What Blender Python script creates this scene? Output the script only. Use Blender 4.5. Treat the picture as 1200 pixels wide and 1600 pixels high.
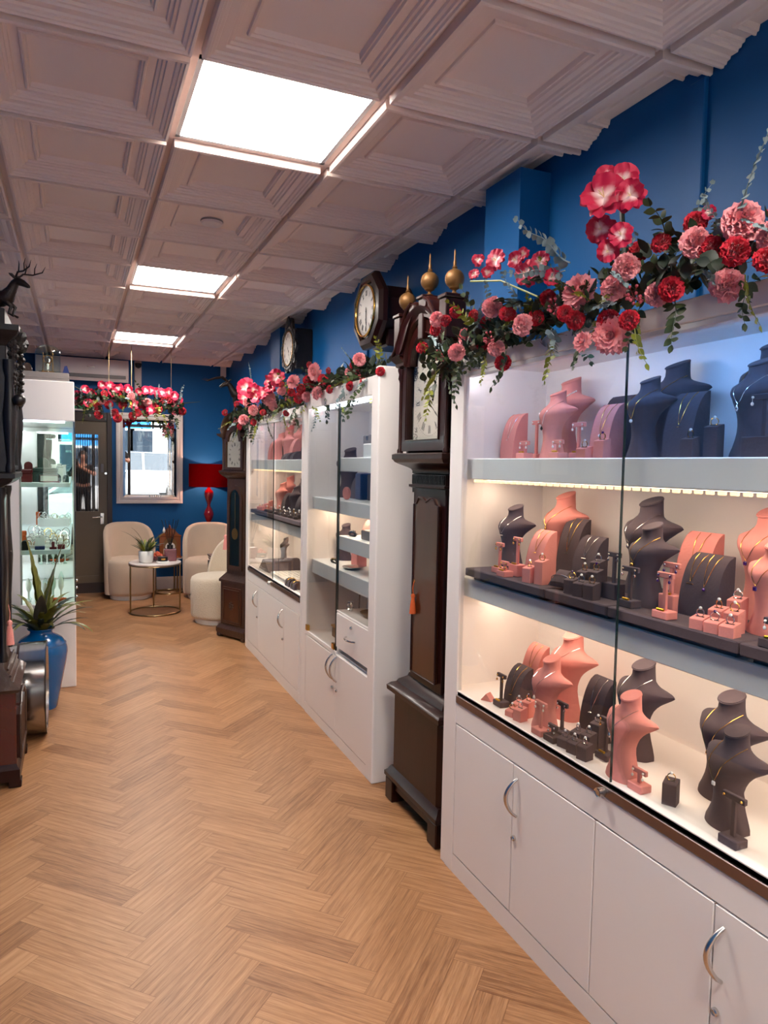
import bpy, bmesh, math, random
from mathutils import Vector, Matrix, Euler
R = math.radians; PI = math.pi
rnd = random.Random(11)
scene = bpy.context.scene
for o in list(bpy.data.objects): bpy.data.objects.remove(o)
COL = scene.collection

# ------------------------------------------------------------ camera, world, exposure
cam_data = bpy.data.cameras.new('camera'); cam = bpy.data.objects.new('camera', cam_data); COL.objects.link(cam)
yaw, pit, rol = 0.4064, 0.0632, 0.01921
fwd = Vector((math.sin(yaw)*math.cos(pit), math.cos(yaw)*math.cos(pit), -math.sin(pit)))
rt0 = Vector((math.cos(yaw), -math.sin(yaw), 0)); up0 = rt0.cross(fwd)
rt = math.cos(rol)*rt0 + math.sin(rol)*up0; up = -math.sin(rol)*rt0 + math.cos(rol)*up0
cam.matrix_world = Matrix(((rt.x, up.x, -fwd.x, 0), (rt.y, up.y, -fwd.y, 0), (rt.z, up.z, -fwd.z, 1.53), (0, 0, 0, 1)))
cam_data.sensor_fit = 'VERTICAL'; cam_data.sensor_height = 24.0
cam_data.lens = 1119.5/1600*24.0
cam_data.clip_start = 0.05; cam_data.clip_end = 200
scene.camera = cam
scene.view_settings.view_transform = 'Standard'; scene.view_settings.look = 'None'
scene.view_settings.gamma = 1.0; scene.view_settings.use_curve_mapping = False
scene.view_settings.exposure = 0.88
scene.cycles.max_bounces = 9; scene.cycles.diffuse_bounces = 5; scene.cycles.glossy_bounces = 4
scene.cycles.transparent_max_bounces = 24; scene.cycles.transmission_bounces = 6
scene.cycles.sample_clamp_indirect = 6; scene.cycles.caustics_reflective = False; scene.cycles.caustics_refractive = False
scene.cycles.use_denoising = True
PANEL_E = 24.0; LED_E = 20.0; DAY_E = 5.0
world = bpy.data.worlds.new('world'); scene.world = world; world.use_nodes = True
bg = world.node_tree.nodes['Background']; bg.inputs[0].default_value = (0.93, 0.96, 1.0, 1); bg.inputs[1].default_value = DAY_E
sun_d = bpy.data.lights.new('sun', 'SUN'); sun_d.energy = 1.6; sun_d.angle = R(1.0); sun_d.color = (1, .95, .88)
sun = bpy.data.objects.new('sun', sun_d); COL.objects.link(sun); sun.location = (0, -6, 8); sun.rotation_euler = (R(-38), R(20), 0)
# the sun stands over the street to the south-west and lights the cars and the house fronts
sun.rotation_euler = (R(30), R(-40), 0)

# ------------------------------------------------------------ materials
def lin(c):
    return tuple(((v/255/12.92) if v/255 <= .04045 else ((v/255+.055)/1.055)**2.4) for v in c) + (1,)
MATS = {}
def mat(name, col, rough=.5, metal=0, spec=.5, emit=None, es=0, var=0, vscale=8, bump=0, bscale=60, coat=0, sheen=0, stretch=None, vcol=None):
    m = bpy.data.materials.new(name); m.use_nodes = True; nt = m.node_tree; N = nt.nodes; L = nt.links
    b = N['Principled BSDF']; b.inputs['Roughness'].default_value = rough; b.inputs['Metallic'].default_value = metal
    b.inputs['Specular IOR Level'].default_value = spec; b.inputs['Coat Weight'].default_value = coat
    b.inputs['Sheen Weight'].default_value = sheen
    c = lin(col); b.inputs['Base Color'].default_value = c
    tc = N.new('ShaderNodeTexCoord')
    src = tc.outputs['Object']
    if stretch:
        mp = N.new('ShaderNodeMapping'); mp.inputs['Scale'].default_value = stretch; L.new(src, mp.inputs[0]); src = mp.outputs[0]
    if var:
        n = N.new('ShaderNodeTexNoise'); n.inputs['Scale'].default_value = vscale; n.inputs['Detail'].default_value = 4
        L.new(src, n.inputs['Vector'])
        mx = N.new('ShaderNodeMix'); mx.data_type = 'RGBA'
        mx.inputs[6].default_value = tuple(v*(1-var) for v in c[:3])+(1,); mx.inputs[7].default_value = tuple(min(1, v*(1+var)) for v in c[:3])+(1,)
        L.new(n.outputs[0], mx.inputs[0]); L.new(mx.outputs[2], b.inputs['Base Color'])
    if vcol:
        a = N.new('ShaderNodeAttribute'); a.attribute_name = vcol; L.new(a.outputs['Color'], b.inputs['Base Color'])
    if bump:
        n2 = N.new('ShaderNodeTexNoise'); n2.inputs['Scale'].default_value = bscale; n2.inputs['Detail'].default_value = 3
        L.new(src, n2.inputs['Vector'])
        bp = N.new('ShaderNodeBump'); bp.inputs['Strength'].default_value = bump; bp.inputs['Distance'].default_value = .01
        L.new(n2.outputs[0], bp.inputs['Height']); L.new(bp.outputs[0], b.inputs['Normal'])
    if emit:
        b.inputs['Emission Color'].default_value = lin(emit); b.inputs['Emission Strength'].default_value = es
    MATS[name] = m
    return m
def glass_mat(name, tint=(250, 251, 250), ior=1.45, boost=1.0):
    m = bpy.data.materials.new(name); m.use_nodes = True; nt = m.node_tree; N = nt.nodes; L = nt.links
    N.remove(N['Principled BSDF']); out = N['Material Output']
    t = N.new('ShaderNodeBsdfTransparent'); t.inputs[0].default_value = lin(tint)
    g = N.new('ShaderNodeBsdfGlossy'); g.inputs['Roughness'].default_value = 0.0
    ge = N.new('ShaderNodeNewGeometry'); dp = N.new('ShaderNodeVectorMath'); dp.operation = 'DOT_PRODUCT'
    L.new(ge.outputs['Normal'], dp.inputs[0]); L.new(ge.outputs['Incoming'], dp.inputs[1])
    def mm(op, x, y):
        n = N.new('ShaderNodeMath'); n.operation = op
        for k, q in enumerate((x, y)):
            if q is None: continue
            if isinstance(q, (int, float)): n.inputs[k].default_value = q
            else: L.new(q, n.inputs[k])
        return n
    ab = mm('ABSOLUTE', dp.outputs['Value'], None); om = mm('SUBTRACT', 1.0, ab.outputs[0]); pw = mm('POWER', om.outputs[0], 5.0)
    fr = mm('MULTIPLY_ADD', pw.outputs[0], .96); fr.inputs[2].default_value = .04
    mu = N.new('ShaderNodeMath'); mu.operation = 'MULTIPLY'; mu.inputs[1].default_value = boost; mu.use_clamp = True
    L.new(fr.outputs[0], mu.inputs[0]); mx = N.new('ShaderNodeMixShader')
    L.new(mu.outputs[0], mx.inputs[0]); L.new(t.outputs[0], mx.inputs[1]); L.new(g.outputs[0], mx.inputs[2]); L.new(mx.outputs[0], out.inputs[0])
    MATS[name] = m; return m

M_white = mat('white_lacquer', (240, 233, 229), .32, var=.02, vscale=2)
M_inner = mat('white_melamine', (226, 220, 214), .5)
M_shelf = mat('grey_white_shelf', (238, 242, 244), .3)
M_tile = mat('ceiling_tile', (230, 208, 198), .6)
M_grid = mat('ceiling_grid', (206, 184, 178), .5)
M_blue = mat('blue_wall_paint', (12, 80, 136), .5, spec=.22, var=.12, vscale=2.5, bump=.12, bscale=9)
M_skirt = mat('pale_skirting', (190, 178, 176), .45)
M_pink = mat('pink_suede', (216, 138, 130), .9, sheen=.08, var=.10, vscale=14, bump=.1, bscale=120, spec=.1)
M_char = mat('charcoal_suede', (80, 68, 73), .9, sheen=.08, var=.16, vscale=14, bump=.1, bscale=120, spec=.1)
M_chrome = mat('brushed_steel', (205, 200, 196), .25, 1)
M_track = mat('anodised_track', (140, 126, 124), .32, 1)
M_black = mat('black_rubber', (18, 14, 14), .5)
M_gold = mat('polished_gold', (226, 178, 92), .2, 1)
M_silver = mat('polished_silver', (225, 222, 218), .15, 1)
M_gem = mat('clear_stone', (235, 240, 245), .05, 0, spec=1, coat=1)
M_gemv = mat('violet_stone', (60, 20, 110), .08, 0, spec=1, coat=1)
M_pearl = mat('pearl', (240, 230, 220), .25, 0, coat=.6)
M_glass = glass_mat('clear_glass')
M_glassg = glass_mat('greenish_glass', (238, 249, 244))
M_edge = mat('green_glass_edge', (34, 46, 46), .15, coat=.5)
M_mahog = mat('dark_mahogany', (38, 10, 7), .34, spec=.3, coat=.08, var=.45, vscale=5, stretch=(4, 4, .6), bump=.02, bscale=30)
M_mahogl = mat('figured_mahogany', (70, 34, 15), .28, coat=.25, var=.55, vscale=4, stretch=(3, 3, .8))
M_oak = mat('carved_oak', (64, 40, 28), .42, var=.35, vscale=9, bump=.3, bscale=40, coat=.2)
M_ebony = mat('ebonised_wood', (14, 4, 4), .42, coat=.1, bump=.15, bscale=50)
M_brass = mat('aged_brass', (116, 80, 40), .5, .45, var=.3, vscale=12, stretch=(6, 6, 1))
M_dial = mat('cream_dial', (206, 196, 186), .45, var=.06, vscale=20)
M_ink = mat('black_ink', (22, 18, 20), .5)
M_bronze = mat('dark_bronze', (34, 20, 16), .45, .3, bump=.3, bscale=60)
M_boucle = mat('cream_boucle', (224, 206, 182), .95, sheen=.4, bump=.9, bscale=160)
M_linen = mat('beige_linen', (204, 180, 156), .95, sheen=.3, bump=.5, bscale=220, var=.05)
M_tabletop = mat('white_marble', (236, 226, 222), .18)
M_goldleg = mat('champagne_metal', (176, 152, 112), .28, 1)
M_leaf = mat('dark_green_leaf', (52, 66, 34), .5, var=.35, vscale=30)
M_leafy = mat('yellow_green_leaf', (122, 126, 30), .5, var=.3, vscale=30)
M_euc = mat('eucalyptus_leaf', (122, 140, 142), .7, var=.2, vscale=25)
M_leafd = mat('deep_green_leaf', (30, 42, 28), .5, var=.3, vscale=20)
M_stem = mat('brown_stem', (70, 50, 34), .7)
M_carn = mat('pink_carnation', (250, 164, 168), .7, var=.14, vscale=40, sheen=.3)
M_red = mat('crimson_carnation', (204, 8, 44), .65, var=.25, vscale=40, sheen=.3)
M_berry = mat('pink_berry', (176, 70, 84), .5)
M_bloom = mat('crimson_white_blossom', (255, 255, 255), .6, vcol='Col')
M_urn = mat('blue_glaze', (0, 92, 158), .25, coat=.5)
M_steel = mat('polished_steel_band', (196, 192, 190), .2, 1, var=.12, vscale=3, stretch=(14, 1, 1))
M_red_l = mat('red_lacquer', (140, 10, 18), .15, coat=1)
M_pot = mat('white_ceramic', (236, 236, 230), .3, coat=.3)
M_orange = mat('orange_thread', (206, 92, 40), .9, bump=.4, bscale=200)
M_pinkt = mat('pink_thread', (236, 158, 150), .9, bump=.4, bscale=200)
M_doorp = mat('olive_brown_paint', (92, 76, 58), .4)
M_doorf = mat('dark_brown_frame', (40, 20, 16), .4)
M_ac = mat('white_plastic', (222, 206, 202), .3)
M_grey = mat('grey_plastic', (120, 112, 110), .5)
M_mirror = mat('mirror_silvering', (240, 244, 244), .0, 1)
M_darkglass = mat('dark_mirror_glass', (190, 184, 180), .02, 1)
M_frame = mat('pearl_frame', (226, 216, 210), .35)
M_emerald = mat('green_velvet', (26, 52, 44), .6, sheen=.3)
M_burg = mat('burgundy_leather', (104, 12, 22), .4)
M_bluebox = mat('navy_box', (24, 40, 96), .4)
M_panel = mat('led_panel_diffuser', (255, 255, 250), .5, emit=(255, 247, 238), es=PANEL_E)
M_warm_fill = mat('warm_fill_glow', (255, 235, 200), .5, emit=(255, 226, 196), es=LED_E)
M_hidden_fill = mat('hidden_warm_fill', (255, 235, 200), .5, emit=(255, 230, 204), es=6.6)
M_bead = mat('warm_led_bead', (255, 235, 200), .5, emit=(255, 214, 160), es=.95)
M_ledc = mat('cool_led', (235, 245, 255), .5, emit=(240, 242, 255), es=LED_E*.5)
M_blue_fill = mat('blue_fill_glow', (190, 215, 255), .5, emit=(120, 178, 255), es=LED_E*.75)
M_alum = mat('white_aluminium', (225, 225, 225), .35)
M_price = mat('brass_price_tag', (214, 160, 40), .3, 1)

# ------------------------------------------------------------ mesh helpers
class MB:
    def __init__(s, o=(0, 0, 0)): s.v = []; s.f = []; s.o = Vector(o); s.m = None; s.cols = None
    def at(s, m): s.m = m; return s
    def add(s, vs, fs):
        n = len(s.v)
        for p in vs:
            p = Vector(p)
            if s.m is not None: p = s.m @ p
            s.v.append(p - s.o)
        for f in fs: s.f.append(tuple(i+n for i in f))
        return s
    def box(s, x0, y0, z0, x1, y1, z1, c=0):
        if x1 < x0: x0, x1 = x1, x0
        if y1 < y0: y0, y1 = y1, y0
        if z1 < z0: z0, z1 = z1, z0
        if c <= 0:
            s.add([(x0, y0, z0), (x1, y0, z0), (x1, y1, z0), (x0, y1, z0), (x0, y0, z1), (x1, y0, z1), (x1, y1, z1), (x0, y1, z1)],
                  [(0, 3, 2, 1), (4, 5, 6, 7), (0, 1, 5, 4), (1, 2, 6, 5), (2, 3, 7, 6), (3, 0, 4, 7)])
        else:
            c = min(c, (x1-x0)*.45, (y1-y0)*.45, (z1-z0)*.45)
            vs = []; idx = {}
            for i, X in enumerate((x0, x1)):
                for j, Y in enumerate((y0, y1)):
                    for k, Z in enumerate((z0, z1)):
                        sx, sy, sz = (1, -1)[i]*c, (1, -1)[j]*c, (1, -1)[k]*c
                        idx[i, j, k] = len(vs)
                        vs += [(X, Y+sy, Z+sz), (X+sx, Y, Z+sz), (X+sx, Y+sy, Z)]
            g = lambda i, j, k, a: idx[i, j, k]+a
            fs = []
            for i in (0, 1): fs.append((g(i, 0, 0, 0), g(i, 1, 0, 0), g(i, 1, 1, 0), g(i, 0, 1, 0)))
            for j in (0, 1): fs.append((g(0, j, 0, 1), g(1, j, 0, 1), g(1, j, 1, 1), g(0, j, 1, 1)))
            for k in (0, 1): fs.append((g(0, 0, k, 2), g(1, 0, k, 2), g(1, 1, k, 2), g(0, 1, k, 2)))
            for a in (0, 1):
                for b in (0, 1):
                    fs.append((g(a, b, 0, 0), g(a, b, 1, 0), g(a, b, 1, 1), g(a, b, 0, 1)))
                    fs.append((g(a, 0, b, 0), g(a, 1, b, 0), g(a, 1, b, 2), g(a, 0, b, 2)))
                    fs.append((g(0, a, b, 1), g(1, a, b, 1), g(1, a, b, 2), g(0, a, b, 2)))
            for i in (0, 1):
                for j in (0, 1):
                    for k in (0, 1): fs.append((g(i, j, k, 0), g(i, j, k, 1), g(i, j, k, 2)))
            s.add(vs, fs)
        return s
    def lathe(s, prof, n=24, c=(0, 0, 0), a0=0, a1=2*PI, cap=True):
        full = abs(a1-a0-2*PI) < 1e-6; m = n if full else n+1
        vs = [(c[0]+r*math.cos(a0+(a1-a0)*i/n), c[1]+r*math.sin(a0+(a1-a0)*i/n), c[2]+z) for r, z in prof for i in range(m)]
        fs = []
        for k in range(len(prof)-1):
            for i in range(n):
                a = k*m+i; b = k*m+(i+1) % m
                fs.append((a, b, b+m, a+m))
        if cap and full:
            if prof[0][0] > 1e-5: fs.append(tuple(reversed(range(m))))
            if prof[-1][0] > 1e-5: fs.append(tuple(range((len(prof)-1)*m, len(prof)*m)))
        return s.add(vs, fs)
    def tube(s, pts, r, n=8, closed=False, cap=True):
        P = [Vector(p) for p in pts]; m = len(P)
        rr = r if isinstance(r, (list, tuple)) else [r]*m
        vs = []; prev = None
        for i in range(m):
            if closed: d = P[(i+1) % m]-P[i-1]
            else: d = P[min(i+1, m-1)]-P[max(i-1, 0)]
            if d.length < 1e-9: d = Vector((0, 0, 1))
            d.normalize()
            if prev is None:
                a = Vector((0, 0, 1)) if abs(d.z) < .9 else Vector((1, 0, 0))
                u = d.cross(a).normalized()
            else:
                u = prev - d*prev.dot(d); u = u.normalized() if u.length > 1e-6 else d.orthogonal().normalized()
            prev = u; w = d.cross(u)
            for k in range(n):
                t = 2*PI*k/n; vs.append(P[i]+(u*math.cos(t)+w*math.sin(t))*rr[i])
        fs = []
        for i in range(m if closed else m-1):
            for k in range(n):
                a = i*n+k; b = i*n+(k+1) % n; j = (i+1) % m
                fs.append((a, b, j*n+(k+1) % n, j*n+k))
        if cap and not closed: fs += [tuple(reversed(range(n))), tuple(range((m-1)*n, m*n))]
        return s.add(vs, fs)
    def cyl(s, p, q, r, n=16): return s.tube([p, q], r, n)
    def prism(s, poly, a, b, axis='x'):
        n = len(poly); f = {'x': lambda u, v, t: (t, u, v), 'y': lambda u, v, t: (u, t, v), 'z': lambda u, v, t: (u, v, t)}[axis]
        vs = [f(u, v, a) for u, v in poly]+[f(u, v, b) for u, v in poly]
        return s.add(vs, [tuple(range(n)), tuple(range(2*n-1, n-1, -1))]+[(i, (i+1) % n, (i+1) % n+n, i+n) for i in range(n)])
    def loft(s, secs, cap=True, closed=True):
        n = len(secs[0]); vs = [p for q in secs for p in q]; fs = []
        for k in range(len(secs)-1):
            for i in range(n if closed else n-1):
                fs.append((k*n+i, k*n+(i+1) % n, (k+1)*n+(i+1) % n, (k+1)*n+i))
        if cap: fs += [tuple(reversed(range(n))), tuple(range((len(secs)-1)*n, len(secs)*n))]
        return s.add(vs, fs)
    def ball(s, c, r, n=12, sz=1):
        k = max(4, n//2)
        return s.lathe([(max(1e-6, r*math.sin(PI*i/k)), -r*sz*math.cos(PI*i/k)) for i in range(k+1)], n, c, cap=False)
    def mesh(s, name, smooth=35, cols=None):
        me = bpy.data.meshes.new(name); me.from_pydata([tuple(p) for p in s.v], [], s.f)
        bm = bmesh.new(); bm.from_mesh(me); bmesh.ops.remove_doubles(bm, verts=bm.verts, dist=1e-6) if cols is None else None
        bmesh.ops.recalc_face_normals(bm, faces=bm.faces); bm.to_mesh(me); bm.free()
        if smooth:
            me.shade_smooth(); me.set_sharp_from_angle(angle=R(smooth))
        if cols is not None:
            at = me.color_attributes.new('Col', 'FLOAT_COLOR', 'POINT')
            for i, c in enumerate(cols): at.data[i].color = c
        return me
    def build(s, name, material, parent=None, label=None, smooth=35, cols=None, kind=None, loc=None):
        me = s.mesh(name, smooth, cols); me.materials.append(material)
        return link(name, me, parent, label, kind, loc)
def link(name, me, parent=None, label=None, kind=None, loc=None, rot=None, sc=None):
    o = bpy.data.objects.new(name, me); COL.objects.link(o)
    if parent is not None: o.parent = parent
    if label: o['label'] = label
    if kind: o['kind'] = kind
    if loc is not None: o.location = loc
    if rot is not None: o.rotation_euler = rot
    if sc is not None: o.scale = (sc, sc, sc) if isinstance(sc, (int, float)) else sc
    return o
def fit(s):
    while len(s.split()) > 16 and ' the ' in s: s = s.replace(' the ', ' ', 1)
    return s
def tag(o, label, cat, group=None, kind=None):
    o['label'] = fit(label); o['category'] = cat
    if group: o['group'] = group
    if kind: o['kind'] = kind
    return o
def thing(name, label, cat, loc=(0, 0, 0), rz=0, group=None):
    o = bpy.data.objects.new(name, None); COL.objects.link(o); o.location = loc; o.rotation_euler = (0, 0, rz)
    o.empty_display_size = .05
    return tag(o, label, cat, group)
def copy_tree(o, parent=None):
    c = o.copy(); COL.objects.link(c); c.parent = parent
    for ch in list(o.children): copy_tree(ch, c)
    return c
def struct(name, mb, m, label=None, smooth=35, parent=None):
    return mb.build(name, m, parent, label, smooth, kind='structure' if parent is None else None)
def arc(n, a0, a1, r, c=(0, 0)): return [(c[0]+r*math.cos(a0+(a1-a0)*i/n), c[1]+r*math.sin(a0+(a1-a0)*i/n)) for i in range(n+1)]

# ------------------------------------------------------------ room shell
XL, XR, YB, YF, ZC = -.53, 1.745, 8.95, -1.65, 2.738
def floor_mesh():
    W, L = .0985, .4433
    s2 = math.sqrt(.5); U = Vector((s2, s2)); V = Vector((-s2, s2)); org = Vector((.20, 2.187))
    me = bpy.data.meshes.new('floor'); bm = bmesh.new(); uv = bm.loops.layers.uv.new('grain'); uv2 = bm.loops.layers.uv.new('plank')
    rr = random.Random(5)
    for i in range(-140, 140):
        for j in range(-9, 12):
            for t in (0, 1):
                u0, v0 = i*W+j*L, i*W-j*L
                if t == 0: u1, v1 = u0+L, v0+W
                else: u0, v0 = u0+L, v0+W-L; u1, v1 = u0+W, v0+L
                ps = [org+U*a+V*b for a, b in ((u0, v0), (u1, v0), (u1, v1), (u0, v1))]
                c = (ps[0]+ps[2])/2
                if not (XL-.4 < c.x < XR+.4 and YF-.4 < c.y < YB+.4): continue
                f = bm.faces.new([bm.verts.new((p.x, p.y, 0)) for p in ps])
                ox, oy = rr.uniform(0, 90), rr.uniform(0, 90); fl = rr.random() < .5
                q = [(0, 0), (L, 0), (L, W), (0, W)] if t == 0 else [(0, 0), (0, W), (L, W), (L, 0)]
                for lp, (a, b) in zip(f.loops, q):
                    lp[uv].uv = (ox+(L-a if fl else a), oy+b); lp[uv2].uv = (a+0, b)
                f.material_index = 0
    g = bm.verts[:] + bm.edges[:] + bm.faces[:]
    for co, no in (((XL, 0, 0), (-1, 0, 0)), ((XR, 0, 0), (1, 0, 0)), ((0, YF, 0), (0, -1, 0)), ((0, YB, 0), (0, 1, 0))):
        g = bm.verts[:] + bm.edges[:] + bm.faces[:]
        bmesh.ops.bisect_plane(bm, geom=g, plane_co=co, plane_no=no, clear_outer=True)
    bmesh.ops.recalc_face_normals(bm, faces=bm.faces)
    for f in bm.faces:
        if f.normal.z < 0: f.normal_flip()
    bm.to_mesh(me); bm.free()
    return me
def floor_mat():
    m = bpy.data.materials.new('oak_herringbone'); m.use_nodes = True; nt = m.node_tree; N = nt.nodes; L = nt.links
    b = N['Principled BSDF']
    u = N.new('ShaderNodeUVMap'); u.uv_map = 'grain'
    def noise(sc, det, scale, rough=.55, dist=0):
        mp = N.new('ShaderNodeMapping'); mp.inputs['Scale'].default_value = sc; L.new(u.outputs[0], mp.inputs[0])
        n = N.new('ShaderNodeTexNoise'); n.inputs['Scale'].default_value = scale; n.inputs['Detail'].default_value = det
        n.inputs['Roughness'].default_value = rough; n.inputs['Distortion'].default_value = dist; L.new(mp.outputs[0], n.inputs['Vector']); return n
    fine = noise((1.2, 26, 1), 5, 9, .65, .2); mid = noise((.8, 11, 1), 4, 5, .6, .9); big = noise((.5, .8, 1), 1, .9)
    ramp = N.new('ShaderNodeValToRGB'); e = ramp.color_ramp.elements
    e[0].position = .34; e[0].color = lin((128, 86, 54)); e[1].position = .66; e[1].color = lin((190, 144, 104))
    m3 = e = ramp.color_ramp.elements.new(.48); m3.color = lin((166, 120, 82))
    def math_(op, a, b_, c=None):
        n = N.new('ShaderNodeMath'); n.operation = op
        for k, x in enumerate((a, b_, c)):
            if x is None: continue
            if isinstance(x, (int, float)): n.inputs[k].default_value = x
            else: L.new(x, n.inputs[k])
        return n.outputs[0]
    s = math_('ADD', math_('MULTIPLY', fine.outputs[0], .45), math_('MULTIPLY', mid.outputs[0], .35))
    s = math_('ADD', s, math_('MULTIPLY', big.outputs[0], .42)); s = math_('SUBTRACT', s, .125)
    L.new(s, ramp.inputs[0])
    # cathedral rings
    mp = N.new('ShaderNodeMapping'); mp.inputs['Scale'].default_value = (1.1, 9, 1); L.new(u.outputs[0], mp.inputs[0])
    wv = N.new('ShaderNodeTexWave'); wv.wave_type = 'RINGS'; wv.inputs['Scale'].default_value = 1.3; wv.inputs['Distortion'].default_value = 5; wv.inputs['Detail'].default_value = 3; wv.inputs['Detail Scale'].default_value = 1.2
    L.new(mp.outputs[0], wv.inputs[0])
    dk = N.new('ShaderNodeMix'); dk.data_type = 'RGBA'; dk.blend_type = 'MULTIPLY'; dk.inputs[7].default_value = (.72, .62, .52, 1)
    wf = math_('MULTIPLY', math_('POWER', wv.outputs['Fac'], 3), .5); L.new(wf, dk.inputs[0]); L.new(ramp.outputs[0], dk.inputs[6])
    # knots
    vo = N.new('ShaderNodeTexVoronoi'); vo.inputs['Scale'].default_value = 3.4
    mpk = N.new('ShaderNodeMapping'); mpk.inputs['Scale'].default_value = (1, 1.6, 1); L.new(u.outputs[0], mpk.inputs[0]); L.new(mpk.outputs[0], vo.inputs['Vector'])
    kf = math_('MULTIPLY', math_('LESS_THAN', math_('ADD', vo.outputs['Distance'], math_('MULTIPLY', mid.outputs[0], .05)), .072), .5)
    kn = N.new('ShaderNodeMix'); kn.data_type = 'RGBA'; kn.blend_type = 'MULTIPLY'; kn.inputs[7].default_value = (.45, .33, .25, 1)
    L.new(kf, kn.inputs[0]); L.new(dk.outputs[2], kn.inputs[6])
    # joints
    u2 = N.new('ShaderNodeUVMap'); u2.uv_map = 'plank'; sp = N.new('ShaderNodeSeparateXYZ'); L.new(u2.outputs[0], sp.inputs[0])
    dx = math_('MINIMUM', sp.outputs[0], math_('SUBTRACT', .4433, sp.outputs[0])); dy = math_('MINIMUM', sp.outputs[1], math_('SUBTRACT', .0985, sp.outputs[1]))
    jf = math_('MULTIPLY', math_('LESS_THAN', math_('MINIMUM', dx, dy), .0012), .5)
    jn = N.new('ShaderNodeMix'); jn.data_type = 'RGBA'; jn.blend_type = 'MULTIPLY'; jn.inputs[7].default_value = (.4, .3, .22, 1)
    L.new(jf, jn.inputs[0]); L.new(kn.outputs[2], jn.inputs[6]); L.new(jn.outputs[2], b.inputs['Base Color'])
    b.inputs['Roughness'].default_value = .38; b.inputs['Specular IOR Level'].default_value = .4
    bp = N.new('ShaderNodeBump'); bp.inputs['Strength'].default_value = .12; bp.inputs['Distance'].default_value = .004
    L.new(fine.outputs[0], bp.inputs['Height']); L.new(bp.outputs[0], b.inputs['Normal'])
    return m
fm = floor_mesh(); fm.materials.append(floor_mat()); fo = link('floor', fm, kind='structure')

PX, PY = .6, .6035
GX0, GY0 = .333, 2.235
def ceiling():
    mb = MB()
    prof = [(.013, .004), (.015, -.030), (.024, -.032), (.027, -.026), (.034, -.026), (.037, -.019), (.046, -.017), (.049, -.010), (.072, -.010), (.075, -.003), (.083, -.003), (.086, .005), (.094, .006), (.097, .014), (.122, .014), (.125, .006), (.131, .004), (.134, .012), (.139, .012), (.143, .028)]
    lights = {(0, 0), (0, 4), (0, 8), (0, -4)}
    for i in range(-2, 3):
        for j in range(-7, 12):
            x0, y0 = GX0+i*PX, GY0+j*PY
            if (i, j) in lights: continue
            x1, y1 = x0+PX, y0+PY
            secs = [[(x0+d, y0+d, ZC+z), (x1-d, y0+d, ZC+z), (x1-d, y1-d, ZC+z), (x0+d, y1-d, ZC+z)] for d, z in prof]
            mb.loft(secs, cap=False); mb.add(secs[-1], [(0, 1, 2, 3)])
    me = mb.mesh('ceiling', smooth=0)
    bm = bmesh.new(); bm.from_mesh(me)
    for co, no in (((XL, 0, 0), (-1, 0, 0)), ((XR-.004, 0, 0), (1, 0, 0)), ((0, YF, 0), (0, -1, 0)), ((0, YB-.004, 0), (0, 1, 0))):
        bmesh.ops.bisect_plane(bm, geom=bm.verts[:]+bm.edges[:]+bm.faces[:], plane_co=co, plane_no=no, clear_outer=True)
    bm.to_mesh(me); bm.free(); me.materials.append(M_tile)
    link('ceiling', me, kind='structure')
    g = MB()
    for i in range(-1, 4):
        x = GX0+i*PX; g.box(x-.012, YF, ZC-.002, x+.012, YB, ZC+.03)
        if i in (0, 1): pass
    for j in range(-6, 13):
        y = GY0+j*PY
        if y < YB-.02: g.box(XL, y-.012, ZC-.001, XR, y+.012, ZC+.031)
    struct('ceiling_grid', g, M_grid)
    struct('ceiling_slab', MB().box(XL-.1, YF-.1, ZC+.05, XR+.1, YB+.1, ZC+.15), M_tile)
ceiling()
T_ = .12
struct('wall_right', MB().box(XR, YF-T_, 0, XR+T_, YB+T_, ZC+.06), M_blue)
struct('wall_left', MB().box(XL-T_, YF-T_, 0, XL, YB+T_, ZC+.06), M_blue)
struct('wall_back', MB().box(XL, YB, 0, XR, YB+T_, ZC+.06), M_blue)
# front wall: shop window opening with a glazed door
DFR = mat('dark_shopfront_frame', (30, 24, 24), .4)
fw = MB(); fw.box(XL, YF-T_, 0, XR, YF, .32).box(XL, YF-T_, 2.52, XR, YF, ZC+.06)
struct('wall_front', fw, DFR)
wf = MB()
for x in (XL+.03, .40, XR-.03): wf.box(x-.035, YF-.09, .32, x+.035, YF-.02, 2.52, .004)
wf.box(XL, YF-.09, 2.05, XR, YF-.02, 2.12, .004)
w1 = struct('window_1', wf, DFR)
MB().box(XL+.06, YF-.06, .32, XR-.06, YF-.055, 2.52).build('window_pane', M_glass, w1)
struct('trim_1', MB().box(1.604, 2.44, 1.93, XR, 2.70, ZC-.03), M_blue)      # boxed pillar above the first clock
struct('trim_2', MB().box(1.62, 6.10, 0, XR, 6.42, ZC-.03), M_blue)
struct('trim_3', MB().box(XR-.018, 1.66, 1.93, XR, 1.72, ZC-.03, .003), M_blue)
struct('trim_4', MB().box(XR-.016, 4.35, 2.0, XR, 4.42, ZC-.03, .003), M_blue)
struct('baseboard_back', MB().box(.40, YB-.02, 0, XR, YB, .15, .005).box(.40, YB-.026, .118, XR, YB, .128), M_skirt)

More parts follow.
